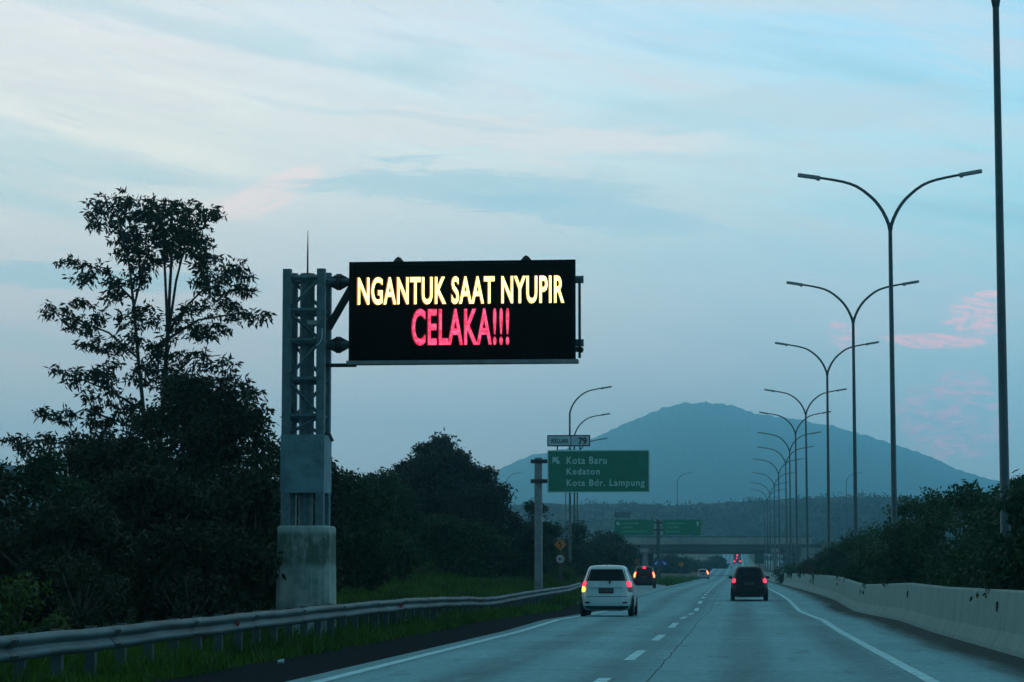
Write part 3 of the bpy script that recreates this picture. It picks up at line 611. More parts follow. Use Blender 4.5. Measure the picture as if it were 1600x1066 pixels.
# ------------------------------------------------------------------ street lamps
ARM = [(0,0),(.04,.22),(.125,.45),(.24,.69),(.375,.9),(.52,1.08),(.68,1.23),(.87,1.39),(1.08,1.53),(1.30,1.63),(1.53,1.70),(1.85,1.77),(2.18,1.83),(2.42,1.868)]
LUM = [(2.36,1.858),(2.40,1.868),(2.95,1.955),(3.02,1.965)]
def make_lamp(hj, sides, r0=.105, name='street_lamp'):
    t = thing(name, '-', 'street lamp')
    MB().tube([(0,0,-.3), (0,0,.4), (0,0,.42), (0,0,hj*.5), (0,0,hj+.05)], [r0*1.25, r0*1.25, r0, r0*.82, r0*.62], 12).build('pole', M['lamp'], t, True)
    for s_ in sides:
        a = MB().tube([(s_*p[0], 0, hj+p[1]) for p in ARM], [.062-.022*i/13 for i in range(14)], 8).build('lamp_arm', M['lamp'], t, True)
        l = MB(); p0, p1 = (s_*2.30, hj+1.85), (s_*3.02, hj+1.965)
        l.box(-.02, .74, -.15, .15, -.055, .045, .05); l.box(.0, .1, -.05, .05, -.1, -.05)
        ang = math.atan2(p1[1]-p0[1], abs(p1[0]-p0[0])); c_, s2 = math.cos(ang), math.sin(ang)
        l.v = [(p0[0]+s_*(vx*c_-vz*s2), vy, p0[1]+vx*s2+vz*c_) for vx, vy, vz in l.v]
        l.build('lamp_head', M['lum'], a)
    return t
HJ = 12.6
obs = [(1556,886),(1391,536),(1333,391),(1292,311),(1259.6,249),(1243.6,219),(1234,192),(1228,173),(1217,157),(1210,139),(1203,126),(1198.7,117),(1195,107)]
ordn = ['nearest', 'second', 'third', 'fourth', 'fifth', 'sixth', 'seventh', 'eighth', 'ninth', 'tenth', 'eleventh', 'twelfth', 'thirteenth']
proto = make_lamp(HJ, (-1, 1))
for i, (px, h) in enumerate(obs):
    D = FPX*11.3/h
    for _ in range(4): D = FPX*(HJ-CAMH+zr(D)+.1)/h
    o = proto if i == 0 else copy_tree(proto)
    o.location = (at(px, 901-h, D)[0], D, zr(D)+.1)
    o['label'] = ('nearest double armed lamp, its tall thick pole rising past the top edge' if i == 0 else
                  'farthest and smallest double armed lamp in the median row' if i == 12 else
                  f'{ordn[i]} nearest double armed grey lamp in the median row')
    o['group'] = 'double armed lamps along the median'; o.rotation_euler = (R(random.uniform(-.25, .25)), R(random.uniform(-.15, .15) if i > 2 else 0), R(random.uniform(-3, 3)))
sl = make_lamp(HJ, (1,))
sid = [(890.5, 602, 'nearest and tallest of the single armed lamps behind the exit number plate'), (897.5, 646, 'second single armed lamp close behind the green direction sign'), (902, 686, 'third single armed lamp whose arm ends right of the exit number plate'), (884, 733, 'thin single armed lamp mostly hidden behind the green direction sign')]
for i, (px, pt, lab) in enumerate(sid):
    h = 901-pt; D = FPX*(14.56-1.3+.45)/h
    o = sl if i == 0 else copy_tree(sl)
    o.location = (at(px, 760, D)[0], D, zr(D)-.1); o['label'] = lab; o['group'] = 'single armed lamps along the exit ramp'
# lamps on the crossing road: slightly shorter
fl_ = make_lamp(11.0, (1,), .09)
for i, (px, pt, lab) in enumerate([(1058, 738, 'thin distant lamp standing on the bridge above the right green sign'), (1322, 738, 'thin distant lamp on the crossing road between the third and fourth median lamp poles'), (1586, 741, 'thin distant lamp above the right hand shrubs near the picture edge'), (791.5, 738, 'thin distant lamp in front of the mountain, left of the green sign post')]):
    D = 482.0; x, z = at(px, pt, D); o = fl_ if i == 0 else copy_tree(fl_)
    o.location = (x, D, z-12.97); o['label'] = lab; o['group'] = 'lamps along the crossing road'
# ------------------------------------------------------------------ bridge
bg = thing('road_bridge', 'grey concrete overpass crossing the motorway in the distance', 'bridge')
PY = 478.0; B = lambda px, py: at(px, py, PY)
xl, xr = -52.0, B(1268, 850)[0]; zd0, zd1 = B(1100, 857)[1], B(1100, 850)[1]; zp = B(1100, 838)[1]
M['bconc'] = mat('bridge_concrete', (.30,.33,.31), .9, 0, .2, .25, .1)
MB().box(xl, xr, PY, PY+10, zd1, zd1+.5).build('deck', M['bconc'], bg)
MB().box(xl, xr, PY-.25, PY, zd1-.1, zp-.35).build('parapet', M['bconc'], bg); MB().box(xl, xr, PY+10, PY+10.25, zd1-.1, zp-.35).build('parapet', M['bconc'], bg)
rl = MB().box(xl, xr, PY-.2, PY-.05, zp-.1, zp)
xx = xl+1
while xx < xr: rl.box(xx-.06, xx+.06, PY-.18, PY-.07, zp-.35, zp-.1); xx += 2
rl.build('hand_rail', M['dark'], bg)
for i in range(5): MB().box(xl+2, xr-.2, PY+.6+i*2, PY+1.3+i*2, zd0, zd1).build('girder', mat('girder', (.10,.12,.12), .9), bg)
zc0 = B(1100, 863)[1]
for xx in (B(1015, 870)[0]-1.0, 6.9):
    cap = MB().box(xx-.8, xx+.8, PY+.2, PY+9.8, zd0-.75, zd0).build('pier_cap', M['bconc'], bg)
    for yy in (PY+2, PY+8): MB().tube([(xx, yy, 0), (xx, yy, zd0-.75)], .45, 12).build('pier_column', M['bconc'], bg)
# abutments: light coping band, dark wall
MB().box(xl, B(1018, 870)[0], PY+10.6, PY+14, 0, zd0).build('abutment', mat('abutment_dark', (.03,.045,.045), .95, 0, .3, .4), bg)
MB().box(xr-2, xr+2.5, PY+.5, PY+12, 0, zd0+.1).build('abutment', M['bconc'], bg)
MB().box(xl, xr, PY+10.4, PY+10.6, zd0-1.0, zd0-.1).build('bearing_beam', M['bconc'], bg)
# embankments carrying the crossing road
M['bank'] = mat('bank_grass', (.018,.045,.020), .95, 0, 0, .2, .2, c2=(.05,.075,.035))
for a, b, s_ in ((-400, -33, -1), (xr+2.5, 420, 1)):
    e = MB(); top = zd1+.3; xs = np.linspace(a, b, 40); rows = []
    for u in xs:
        d_ = min(1, max(0.0, ((b-u) if s_ < 0 else (u-a))/8)); t_ = top-(1-d_)*0
        rows.append([(u, PY-16+random.uniform(-.5, .5), -1.0), (u, PY-8, top*.5+random.uniform(-.2, .2)), (u, PY-1, t_), (u, PY+12, t_), (u, PY+28, -1.0)])
    e.grid(rows); n = 5; e.f.append(tuple(range(n))); e.f.append(tuple(range(len(e.v)-n, len(e.v)))); tag(e.build('embankment', M['bank']), kind='structure')
# ------------------------------------------------------------------ cars
def loftcar(name, label, loc, rz, paint, cfg):
    H = cfg.get('H', 1.65)/1.65; Wd = cfg.get('W', 1.68)/1.68; L = cfg.get('L', 4.2)/4.2
    zs0 = np.array([.20,.24,.32,.45,.62,.80,.95,1.05,1.12,1.50,1.57,1.615,1.64,1.65])
    ws0 = np.array([.70,.78,.825,.84,.845,.84,.825,.80,.775,.625,.59,.53,.38,.12])
    yr0 = np.array([.10,.03,-.02,-.04,-.03,.04,.07,.09,.11,.34,.40,.50,.70,1.1])
    yf0 = np.array([4.1,4.16,4.2,4.2,4.19,4.12,3.95,3.5,3.1,2.25,2.05,1.9,1.7,1.5])
    if cfg.get('round'): yr0 = yr0+np.array([0,0,0,0,0,0,.02,.05,.08,.22,.26,.3,.3,.2])
    def sec(z):
        z = z/H; return (np.interp(z, zs0, ws0)*Wd, np.interp(z, zs0, yr0), np.interp(z, zs0, yf0)*L)
    E = 5.0
    def rear(x, z, off=.0):
        w, a, b = sec(z); u = min(.9999, abs(x)/w); yc = (a+b)/2; hl = (b-a)/2
        return (x, yc-hl*(1-u**E)**(1/E)-off, z)
    def front(x, z, off=.0):
        w, a, b = sec(z); u = min(.9999, abs(x)/w); yc = (a+b)/2; hl = (b-a)/2
        return (x, yc+hl*(1-u**E)**(1/E)+off, z)
    def side(y, z, s_, off=.0):
        w, a, b = sec(z); yc = (a+b)/2; hl = (b-a)/2; u = min(.9999, abs(y-yc)/hl)
        return (s_*(w*(1-u**E)**(1/E)+off), y, z)
    root = thing(name, label, 'car', loc, rz)
    zs = sorted(set(list(np.linspace(.2, 1.5, 27))+list(np.linspace(1.5, 1.65, 9))))
    mb = MB(); n = 56; rows = []
    for z in zs:
        w, a, b = sec(z*H); r_ = []
        for k in range(n+1):
            t = 2*math.pi*(k % n)/n; c_, s_ = math.cos(t), math.sin(t)
            r_.append((w*math.copysign(abs(c_)**(2/E), c_), (a+b)/2+(b-a)/2*math.copysign(abs(s_)**(2/E), s_), z*H))
        rows.append(r_)
    mb.grid(rows); mb.f.append(tuple(range(n))[::-1]); mb.f.append(tuple(range(len(mb.v)-n-1, len(mb.v)-1)))
    mb.build('body', paint, root, True)
    def patchm(fn, us, z0, z1, nz=6, off=.008, nu=9):
        rows = []
        for j in range(nz+1):
            z = z0+(z1-z0)*j/nz; a, b = us(j/nz); rows.append([fn(a+(b-a)*i/nu, z, off) for i in range(nu+1)])
        return MB().grid(rows)
    zz = lambda v: v*H
    gw = cfg.get('glass', (1.14, 1.51)); 
    wb, wt = sec(zz(gw[0]))[0]*.86, sec(zz(gw[1]))[0]*.90
    patchm(rear, lambda t: (-(wb+(wt-wb)*t), wb+(wt-wb)*t), zz(gw[0]), zz(gw[1]), nu=16).build('rear_window', M['glass'], root, True)
    # wiper, plate, bumper, lights
    w1 = MB(); a = rear(.05, zz(1.14), .03); b = rear(.30, zz(1.20), .03); w1.tube([rear(.10, zz(1.04), .03), rear(.14, zz(1.13), .03)], .022, 6); w1.tube([rear(.14, zz(1.13), .03), rear(-.28, zz(1.19), .03)], .012, 6); w1.build('rear_wiper', M['plastic'], root)
    pz = cfg.get('plate', .82); y_ = rear(0, zz(pz), 0)[1]
    pl = MB().box(-.24, .24, y_-.035, y_+.05, zz(pz)-.085, zz(pz)+.085).build('number_plate', M['plate'], root)
    pm = MB()
    for k, x_ in enumerate((-.19, -.13, -.05, .0, .05, .13, .18)): pm.box(x_-.014, x_+.014, y_-.038, y_-.034, zz(pz)-.035, zz(pz)+.035)
    pm.build('plate_characters', mat('plate_mark', (.12,.14,.14), .6), pl)
    MB().box(-.55, .55, y_-.02, y_+.06, zz(pz)+.105, zz(pz)+.13).build('boot_trim', M['plastic'] if not cfg.get('trim') else paint, root)
    patchm(rear, lambda t: (-sec(.3)[0]*.93, sec(.3)[0]*.93), zz(.22), zz(.34), 3, .012, 20).build('bumper_skirt', M['plastic'], root, True)
    patchm(rear, lambda t: (-sec(.62)[0]*.95, sec(.62)[0]*.95), zz(.635), zz(.65), 1, .004, 20).build('bumper_seam', M['plastic'], root, True)
    lz = cfg.get('light', (.84, 1.13)); li = cfg.get('lin', .79)
    for s_ in (-1, 1):
        def us(t): w = sec(zz(lz[0]+(lz[1]-lz[0])*t))[0]; return (s_*w*(li+.05*(1-t)), s_*w*.985)
        lt = patchm(rear, us, zz(lz[0]), zz(lz[1]), 8, .014, 6).build('tail_light', M['lens'], root, True)
        spec = cfg['lit'](s_)
        for (f0, f1, g0, g1, mt) in spec:
            zz0, zz1 = zz(lz[0]+(lz[1]-lz[0])*f0), zz(lz[0]+(lz[1]-lz[0])*f1)
            def us2(t, g0=g0, g1=g1, f0=f0, f1=f1): 
                w = sec(zz0+(zz1-zz0)*t)[0]; e = .5-.5*math.sqrt(max(0, 1-(2*t-1)**2)); mid = (g0+g1)/2; hw = (g1-g0)/2*(1-.9*e)
                return (s_*w*(mid-hw), s_*w*min(.985, mid+hw))
            patchm(rear, us2, zz0, zz1, 8, .024 if mt != 'coreor' else .032, 6).build('lit_bulb', M[mt], lt, True)
    if cfg.get('high'):
        z_ = zz(cfg['high']); yy = rear(0, z_, 0)[1]; MB().tube([(0, yy-.05, z_), (0, yy+.05, z_)], .13, 14).build('high_brake_light', M['redon'], root)
    # side windows, windscreen, headlights
    for s_ in (-1, 1):
        for ya, yb in ((.62, 1.45), (1.52, 2.42)):
            rows = []
            for j in range(5):
                z = zz(1.14+(1.50-1.14)*j/4); w_, a_, b_ = sec(z); sh_ = .1*j/4 if ya < 1 else 0; rows.append([side(ya+sh_+(yb-ya-sh_)*i/8, z, s_, .006) for i in range(9)])
            MB().grid(rows).build('side_window', M['glass'], root, True)
        a = side(2.35, zz(1.10), s_, 0); m_ = MB().box(a[0]+s_*.0, a[0]+s_*.17, 2.3, 2.42, zz(1.05), zz(1.17), .03); m_.build('wing_mirror', M['plastic'], root)
        def us3(t): w = sec(zz(.85))[0]; return (s_*w*.6, s_*w*.97)
        patchm(front, us3, zz(.72), zz(.9), 3, .01, 6).build('headlight', M['rim'], root)
        patchm(rear, (lambda t: (s_*sec(.5)[0]*.62, s_*sec(.5)[0]*.8)), zz(.42), zz(.47), 1, .012, 4).build('rear_reflector', M['lens'], root)
        hd = MB()
        for ya in (1.48,): rows = [[side(ya-.02+.04*i, zz(.45+(1.12-.45)*j/6), s_, .003) for i in range(2)] for j in range(7)]; hd.grid(rows)
        hd.build('door_seam', M['plastic'], root)
    patchm(front, lambda t: (-.66*(1-.15*t), .66*(1-.15*t)), zz(1.13), zz(1.50), 6, .008, 12).build('windscreen', M['glass'], root, True)
    rw = .31
    for s_ in (-1, 1):
        for wy in (.72, 3.35*L):
            xo = s_*(sec(.45)[0]-.075)
            wh = MB(); n2_ = 20; prof = [(-.10, rw-.05), (-.085, rw-.01), (-.05, rw), (.05, rw), (.085, rw-.01), (.10, rw-.05)]
            rows = [[(xo+p[0]*.95, wy+p[1]*math.cos(2*math.pi*k/n2_), rw+p[1]*math.sin(2*math.pi*k/n2_)) for p in prof] for k in range(n2_+1)]
            wh.grid(rows); wh.f.append(tuple(k*6 for k in range(n2_))); wh.f.append(tuple(k*6+5 for k in range(n2_)))
            ty = wh.build('wheel', M['tyre'], root)
            rm = MB(); rm.tube([(xo+s_*.09, wy, rw), (xo+s_*.102, wy, rw)], .19, 16); rm.build('rim', M['rim'], ty)
            ar = MB(); ar.tube([(s_*(sec(.45)[0]-.05), wy, rw+.02), (s_*(sec(.45)[0]+.002), wy, rw+.02)], rw+.05, 20); ar.build('wheel_arch', M['plastic'], root)
    ax_ = MB().box(-.5, .5, .5, 3.6*L, .18, .24); ax_.build('underbody', M['plastic'], root)
    if cfg.get('antenna'): MB().tube([(0, .75, zz(1.63)), (0, .62, zz(1.63)+.13)], .01, 5).build('antenna', M['plastic'], root)
    return root
def carpos(px, Y): return (at(px, 930, Y)[0], Y, zr(Y))
loftcar('car', 'white family car with its left turn indicator lit yellow, in the left lane', carpos(947, 80.6), R(0), M['white'],
        dict(H=1.66, W=1.70, antenna=True, trim=True, lit=lambda s_: ([(.50, 1.0, .80, .98, 'redon'), (0.0, .52, .81, .98, 'yelon')] if s_ < 0 else [(.45, 1.0, .80, .98, 'redon')]), light=(.78, 1.13)))
loftcar('car', 'black car with two red tail lights driving ahead in the right lane', carpos(1171, 116), R(0), M['carblack'],
        dict(H=1.62, W=1.68, lit=lambda s_: [(.1, .9, .76, .97, 'redon')], light=(.83, 1.08), lin=.74))
loftcar('car', 'dark maroon car braking in the exit lane with a third brake light lit', carpos(1007, 185), R(3), M['carred'],
        dict(H=1.62, W=1.68, round=True, high=1.50, lit=lambda s_: [(.0, 1.0, .76, .97, 'redor'), (.1, .9, .82, .91, 'coreor')], light=(.78, 1.22), lin=.74))
loftcar('car', 'small distant silver car showing one orange light before the bridge', carpos(1099, 372), R(2), M['silver'],
        dict(H=1.55, W=1.7, L=3.9, lit=lambda s_: ([] if s_ < 0 else [(.0, 1.0, .70, .97, 'redor'), (.0, 1.0, .74, .93, 'coreor')]), light=(.85, 1.40), lin=.7))
# distant truck climbing the rise
TKY = 760.0; x, z = at(1152, 878, TKY); zb = zr(TKY)
tk = thing('truck', 'tiny distant truck with red rear lights climbing the road beyond the bridge', 'truck', (x, TKY, zb))
MB().box(-1.15, 1.15, 0, 6, .9, 3.1, .05).build('cargo_box', mat('truck_box', (.06,.09,.11), .6), tk)
MB().box(-1.05, 1.05, 6.3, 8.0, .6, 2.5, .2).build('cab', M['silver'], tk); MB().box(-.45, .45, 0.1, 7.5, .55, .88).build('chassis', M['plastic'], tk)
for s_ in (-1, 1):
    for wy in (1.4, 6.9): MB().tube([(s_*.75, wy, .5), (s_*1.1, wy, .5)], .5, 14).build('wheel', M['tyre'], tk)
    MB().disc((s_*.85, 1.0), .26, -.08, -.01, 10).build('tail_light', M['redon'], tk)
MB().disc((0, 2.75), .28, -.08, -.01, 10).build('tail_light', M['redon'], tk); MB().disc((-.15, 1.9), .2, -.08, -.01, 10).build('tail_light', M['redon'], tk)
# ------------------------------------------------------------------ mountain and ridge
def hillmesh(name, prof, Y, depth, m, jag, nx=320, nd=24, seed=1):
    rr_ = np.random.default_rng(seed); pxs = [p[0] for p in prof]; pys = [p[1] for p in prof]
    us = np.linspace(pxs[0], pxs[-1], nx); hs = np.interp(us, pxs, pys); k = np.exp(-np.linspace(-2, 2, 9)**2); k /= k.sum()
    hs = np.convolve(np.pad(hs, 4, mode='edge'), k, mode='valid')
    j1 = np.convolve(rr_.normal(size=nx+8), np.ones(9)/9, mode='valid')
    from mathutils import noise as mn
    mb = MB(); rows = []
    for q in range(nd+1):
        t = q/nd*2-1; row = []
        for i, u in enumerate(us):
            x, z = at(u, hs[i], Y); sc = (Y+t*depth)/Y
            e = math.cos(t*math.pi/2)**.8 if t > 0 else (1+t)**.75
            zg = 6.0; f_ = Y/1330
            fn = mn.fractal(Vector((x/(60*f_), t*depth/(60*f_), seed*3.1)), 1.0, 2.0, 5); tr_ = mn.noise(Vector((x/14, t*depth/14, seed*1.7)))+.6*mn.noise(Vector((x/6, t*depth/6, 5.2)))
            zz_ = zg+(z-zg)*e*(1+(.07*fn*min(1, (-t-.1)*3) if t < -.1 else 0))+tr_*jag*1.0*e+j1[i]*jag*.25*e
            row.append((x*(Y+t*depth)/Y, Y+t*depth, zz_ if abs(t) < .98 else -1))
        rows.append(row)
    mb.grid(rows); return mb.build(name, m, smooth=False), us, hs
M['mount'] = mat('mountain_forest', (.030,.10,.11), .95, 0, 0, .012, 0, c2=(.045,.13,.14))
mp_ = [(-600,900),(300,860),(600,810),(700,770),(760,745),(800,724),(830,711),(870,705),(910,692),(955,672),(1000,652),(1030,639),(1060,631),(1100,629),(1140,632),(1180,646),(1250,656),(1310,668),(1350,680),(1400,695),(1450,712),(1500,735),(1550,750),(1600,757),(1700,775),(1900,840),(2100,890)]
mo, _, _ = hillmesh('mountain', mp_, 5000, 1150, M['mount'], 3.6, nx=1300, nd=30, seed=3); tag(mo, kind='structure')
rp = [(-900,735),(-200,722),(0,722),(60,735),(200,760),(500,790),(760,800),(800,792),(850,784),(880,790),(960,787),(1050,790),(1150,785),(1250,779),(1350,777),(1450,779),(1600,772),(1900,765),(2600,780)]
M['ridge'] = mat('ridge_forest', (.010,.03,.022), .95, 0, 0, .03, 0, c2=(.022,.05,.035))
ro, us, hs = hillmesh('wooded_hills', rp, 1330, 170, M['ridge'], .5, nx=360, nd=12, seed=5); tag(ro, kind='structure')
# forest leaves on the ridge: clumpy crowns
nc = 5200; uu = RNG.uniform(-400, 2100, nc); hh = np.interp(uu, us, hs); tt = RNG.random(nc)**.8
P = []
for u, h, t in zip(uu, hh, tt):
    Yc = 1330-150*t; x, z = at(u, h, 1330); e = (1-t*.88)**.75; P.append((x, Yc, 6+(z-6)*e-1))
P = np.array(P); rad = RNG.uniform(2.0, 4.6, nc); per = 26
idx = np.repeat(np.arange(nc), per); d = rdir(nc*per); d[:,2] = np.abs(d[:,2])
pp = P[idx]+d*rad[idx][:,None]*RNG.uniform(.6, 1, (nc*per, 1))
tag(lmesh('forest', pp, rdir(nc*per), rdir(nc*per), RNG.uniform(.9, 1.9, nc*per), RNG.uniform(.7, 1.3, nc*per), M['forest']), 'hazy wooded hillside covered in treetops behind the bridge', 'forest', kind='stuff')
# ------------------------------------------------------------------ trees
def limb(mb, a, b, r0, r1, sag=.0, n=5):
    a = Vector(a); b = Vector(b); pts = []
    off = Vector((random.uniform(-1, 1), random.uniform(-1, 1), random.uniform(-.3, .3)))*(b-a).length*.06
    for i in range(n+1):
        t = i/n; pts.append(a.lerp(b, t)+off*math.sin(t*math.pi)+Vector((0,0,1))*sag*math.sin(t*math.pi))
    mb.tube(pts, [r0+(r1-r0)*i/n for i in range(n+1)], 7)
def crown_leaves(clusters, nsub, per, subr, L, Wd, droop=.4, shell=.0, flat=.6):
    """clusters: (x,y,z,rx,ry,rz,weight). returns arrays"""
    C = []; 
    for (x, y, z, rx, ry, rz, w) in clusters:
        k = max(3, int(nsub*w)); b = inball(k)
        if shell: b = rdir(k)*(1-RNG.random((k, 1))**2*(1-shell))
        C.append(np.array([x, y, z])+b*np.array([rx, ry, rz]))
    C = np.concatenate(C); n = len(C)*per; idx = np.repeat(np.arange(len(C)), per)
    sr = RNG.uniform(.6, 1.25, len(C))*subr
    P = C[idx]+inball(n)*sr[idx][:,None]*np.array([1, 1, flat])
    D_ = rdir(n); D_[:,2] -= droop; D_ /= np.linalg.norm(D_, axis=1, keepdims=True)
    return P, D_, rdir(n), RNG.uniform(.6, 1.3, n)*L, RNG.uniform(.7, 1.2, n)*Wd
def make_tree(name, label, cat, base, fork, clusters, m, args, bark='bark', r0=.16, grp=None, limbs=True, partn='crown', trunkn='trunk'):
    t = thing(name, label, cat, group=grp)
    tb = MB(); limb(tb, (base[0], base[1], base[2]-.3), fork, r0, r0*.7, n=6)
    if limbs:
        for c in clusters: limb(tb, fork, (c[0], c[1], c[2]), r0*.45, .015, n=5)
    tb.build(trunkn, M[bark], t, True)
    lmesh(partn, *crown_leaves(clusters, **args), m, t)
    return t
# tall twin-stemmed tree
TD = 74.0; Tt = lambda px, py, Y=TD: at(px, py, Y)
t = thing('tall_tree', 'tall airy tree with two slender trunks and open leafy crown at left', 'tree')
tb = MB()
def trace(pts, r0, r1, dy=0):
    P = [(at(p[0], p[1], TD+dy*(i/len(pts)))[0], TD+dy*(i/len(pts)), at(p[0], p[1], TD+dy*(i/len(pts)))[1]) for i, p in enumerate(pts)]; n = len(P)
    tb.tube(P, [r0+(r1-r0)*i/(n-1) for i in range(n)], 8)
trace([(245,1000),(243,900),(246,780),(250,690),(257,600),(262,520),(266,440),(270,370),(268,320)], .115, .025)
trace([(250,800),(238,700),(224,640),(216,560),(209,480),(203,420),(192,370),(180,325)], .08, .02, -.8)
trace([(262,520),(258,430),(254,350),(240,320)], .05, .02, .5); trace([(262,530),(275,440),(290,380),(300,340)], .05, .015, -.5); trace([(209,480),(222,430),(232,380)], .04, .015)
trace([(262,520),(290,480),(330,440),(370,420)], .045, .012, .6); trace([(262,530),(310,500),(370,490),(400,495)], .045, .012, -.6); trace([(216,560),(170,520),(120,500),(75,485)], .04, .012, .5)
trace([(258,600),(300,560),(345,555)], .04, .012); trace([(222,640),(170,610),(120,590),(85,580)], .04, .012, -.5); trace([(209,470),(170,430),(140,415),(105,412)], .035, .012, -.3)
trace([(250,690),(190,660),(130,640),(100,655)], .05, .015, .4); trace([(238,720),(190,712),(140,698),(100,694),(60,688),(34,687)], .05, .012, -1.0); trace([(257,640),(330,620),(390,610),(410,615)], .05, .015, .4)
tb.build('trunk', M['barkp'], t, True)
cl_ = [(165,322,32,20),(190,308,18,10),(200,345,40,34),(240,330,34,24),(265,350,40,40),(240,380,45,35),(300,330,34,18),(335,330,14,8),(285,385,38,30),(225,415,25,22),(310,365,26,24),(318,395,20,20),(195,390,22,22),(150,345,16,16),
       (115,410,24,10),(150,425,18,12),(130,435,14,12),(180,440,16,22),(175,460,14,12),(85,485,26,11),(115,500,22,12),(130,475,20,8),(130,510,26,14),(155,495,16,10),(215,440,12,12),(205,500,26,16),(235,500,22,12),(225,480,18,10),
       (330,420,34,20),(365,415,28,10),(385,430,18,12),(350,445,34,16),(320,445,22,14),(340,465,20,10),(385,455,14,8),(370,495,30,9),(402,497,14,12),(315,480,34,14),(300,520,34,18),(340,515,26,12),(365,480,14,10),(275,500,22,16),
       (150,535,26,12),(180,545,30,14),(205,530,24,14),(100,580,26,9),(140,590,40,18),(175,580,28,16),(160,615,28,14),(240,560,30,20),(270,590,34,24),(220,590,26,18),(300,560,28,16),(345,570,26,10),(350,590,20,10),(255,540,24,16),
       (310,600,40,24),(100,650,26,12),(75,645,14,6),(160,650,30,20),(200,640,26,20),(20,685,22,9),(60,690,26,12),(100,690,34,18),(150,680,30,22),(395,612,18,8),(370,600,20,12),(35,700,10,10),(390,660,24,14)]
C = []
for (u, v_, rx, rz) in cl_:
    Yc = TD+random.uniform(-1.3, 1.3); x, z = at(u, v_, Yc); k = FPX/TD
    C.append((x, Yc, z, rx*1.05/k, .55+rx*.5/k, rz*1.05/k, max(.25, rx*rz/900)))
lmesh('crown', *crown_leaves(C, nsub=36, per=12, subr=.22, L=.23, Wd=.072, droop=.6, flat=.42), M['leaf1'], t)
# dense trees of the left wood
def bushy(label, px, py_top, px_w, Y, m='leaf1', zb_=None, grp='trees of the left wood', name='dense_tree', rows=4, sub=115, per=24, L=.19, seed=0, hw=None, trunk=.16, fill=0.0, root=None):
    random.seed(seed+int(px)*3+int(Y)); x, zt_ = at(px, py_top, Y); w = px_w*Y/FPX/2; zg = gz(x, Y) if zb_ is None else zb_
    H = zt_-zg; cls = []; n = max(7, int(6+w*H*.55))
    for i in range(n):
        h = (i+.5)/n; zc_ = zg+H*(.12+.78*h); prof = math.sqrt(max(.05, 1-((h-.38)/.66)**2))
        a = random.uniform(0, 6.28); rr = w*prof*random.uniform(.25, .8); r_ = min(w, H)*random.uniform(.24, .46)*(1 if h < .7 else .7)
        cls.append((x+rr*math.cos(a), Y+rr*math.sin(a)*.9, min(zc_, zt_-r_*.7), r_, r_*.95, r_*.78, (r_*r_)*1.0))
    if fill: cls.append((x, Y, zg+H*.56, w*.9, w*.85, H*.40, w*w*fill))
    for i in range(int(5+w*2)):      # outlying sprays make the outline uneven
        a = random.uniform(.15, math.pi-.15); rr = 1.0+random.uniform(-.06, .10); q_ = random.uniform(.10, .2)*min(w, H)
        cls.append((x+w*math.cos(a)*rr, Y+random.uniform(-.5, .5)*w, zg+H*.40+(H*.60)*math.sin(a)*rr-q_*.6, q_*1.3, q_*1.3, q_*.8, q_*q_*2.2))
    cls.append((x, Y, zt_-w*.25, w*.35, w*.35, w*.25, w*w*.12)); cls.append((x, Y, zg+H*.25, w*.8, w*.8, H*.25, w*w*.6))
    return make_tree(name, label, 'tree' if 'tree' in name else 'shrub', (x, Y, zg if root is None else root), (x+random.uniform(-.1, .1), Y, zg+H*.35), cls, M[m], dict(nsub=sub, per=per, subr=.40*L/.17, L=L, Wd=L*.45, droop=.35, shell=.35, flat=.8), grp=grp, r0=trunk)
bushy('dark round tree filling the space under the tall tree trunks', 300, 590, 240, 68.5, seed=1, fill=.9)
bushy('dark tree just left of the sign tower, behind the lattice', 402, 668, 130, 70, 'leaf2', seed=2, fill=.5)
bushy('dark bushy tree below the left side of the tall tree', 175, 690, 200, 66, seed=3, fill=1.2)
bushy('dark tree at the left picture edge under the outstretched branch', 55, 720, 190, 63, 'leaf2', seed=4)
bushy('low dark tree cut by the left picture edge', -40, 735, 170, 58, seed=5)
bushy('dark low tree in front of the wood, left of centre of the dark mass', 235, 740, 260, 60, seed=6)
bushy('low dark tree right behind the concrete pier', 400, 745, 200, 62, seed=7)
bushy('dark undergrowth tree low at the left edge above the guardrail', 90, 800, 240, 52, 'leaf1', seed=8)
bushy('low spreading tree just above the guardrail left of the pier', 300, 830, 230, 54, 'leaf1', seed=9)
bushy('mid green tree emerging to the right of the sign tower', 540, 742, 130, 92, 'leaf2', seed=10, fill=1.4)
bushy('green tree between the sign tower and the big round tree', 600, 748, 110, 125, 'leaf2', seed=11, fill=1.4)
bushy('big round dark tree halfway between the sign tower and the green sign', 692, 716, 185, 145, 'leaf1', seed=12, sub=95, L=.27, fill=.7)
bushy('taller narrow tree whose rounded top rises above the big round tree', 684, 693, 112, 149, 'leaf1', seed=41, sub=95, L=.27, fill=.5)
bushy('dark tree on the right shoulder of the big round tree', 745, 765, 90, 140, 'leaf1', seed=13, L=.25, fill=1.2)
bushy('dark tree seen through the open legs of the sign tower', 480, 715, 110, 78, seed=25, fill=1.2)
bushy('low green tree right of the pier over the grass', 560, 820, 160, 112, 'leaf2', seed=14, L=.22)
bushy('low green tree under the big round tree', 680, 815, 190, 134, 'leaf2', seed=15, L=.25)
bushy('low bushy tree left of the green sign post', 790, 812, 100, 150, 'leaf2', seed=16, L=.2)
bushy('small pointed tree touching the green sign post', 836, 782, 40, 150, 'leaf2', seed=17, L=.2, sub=90)
bushy('distant dark tree behind the amber warning sign', 850, 822, 90, 175, 'leaf2', seed=18, L=.28, sub=75)
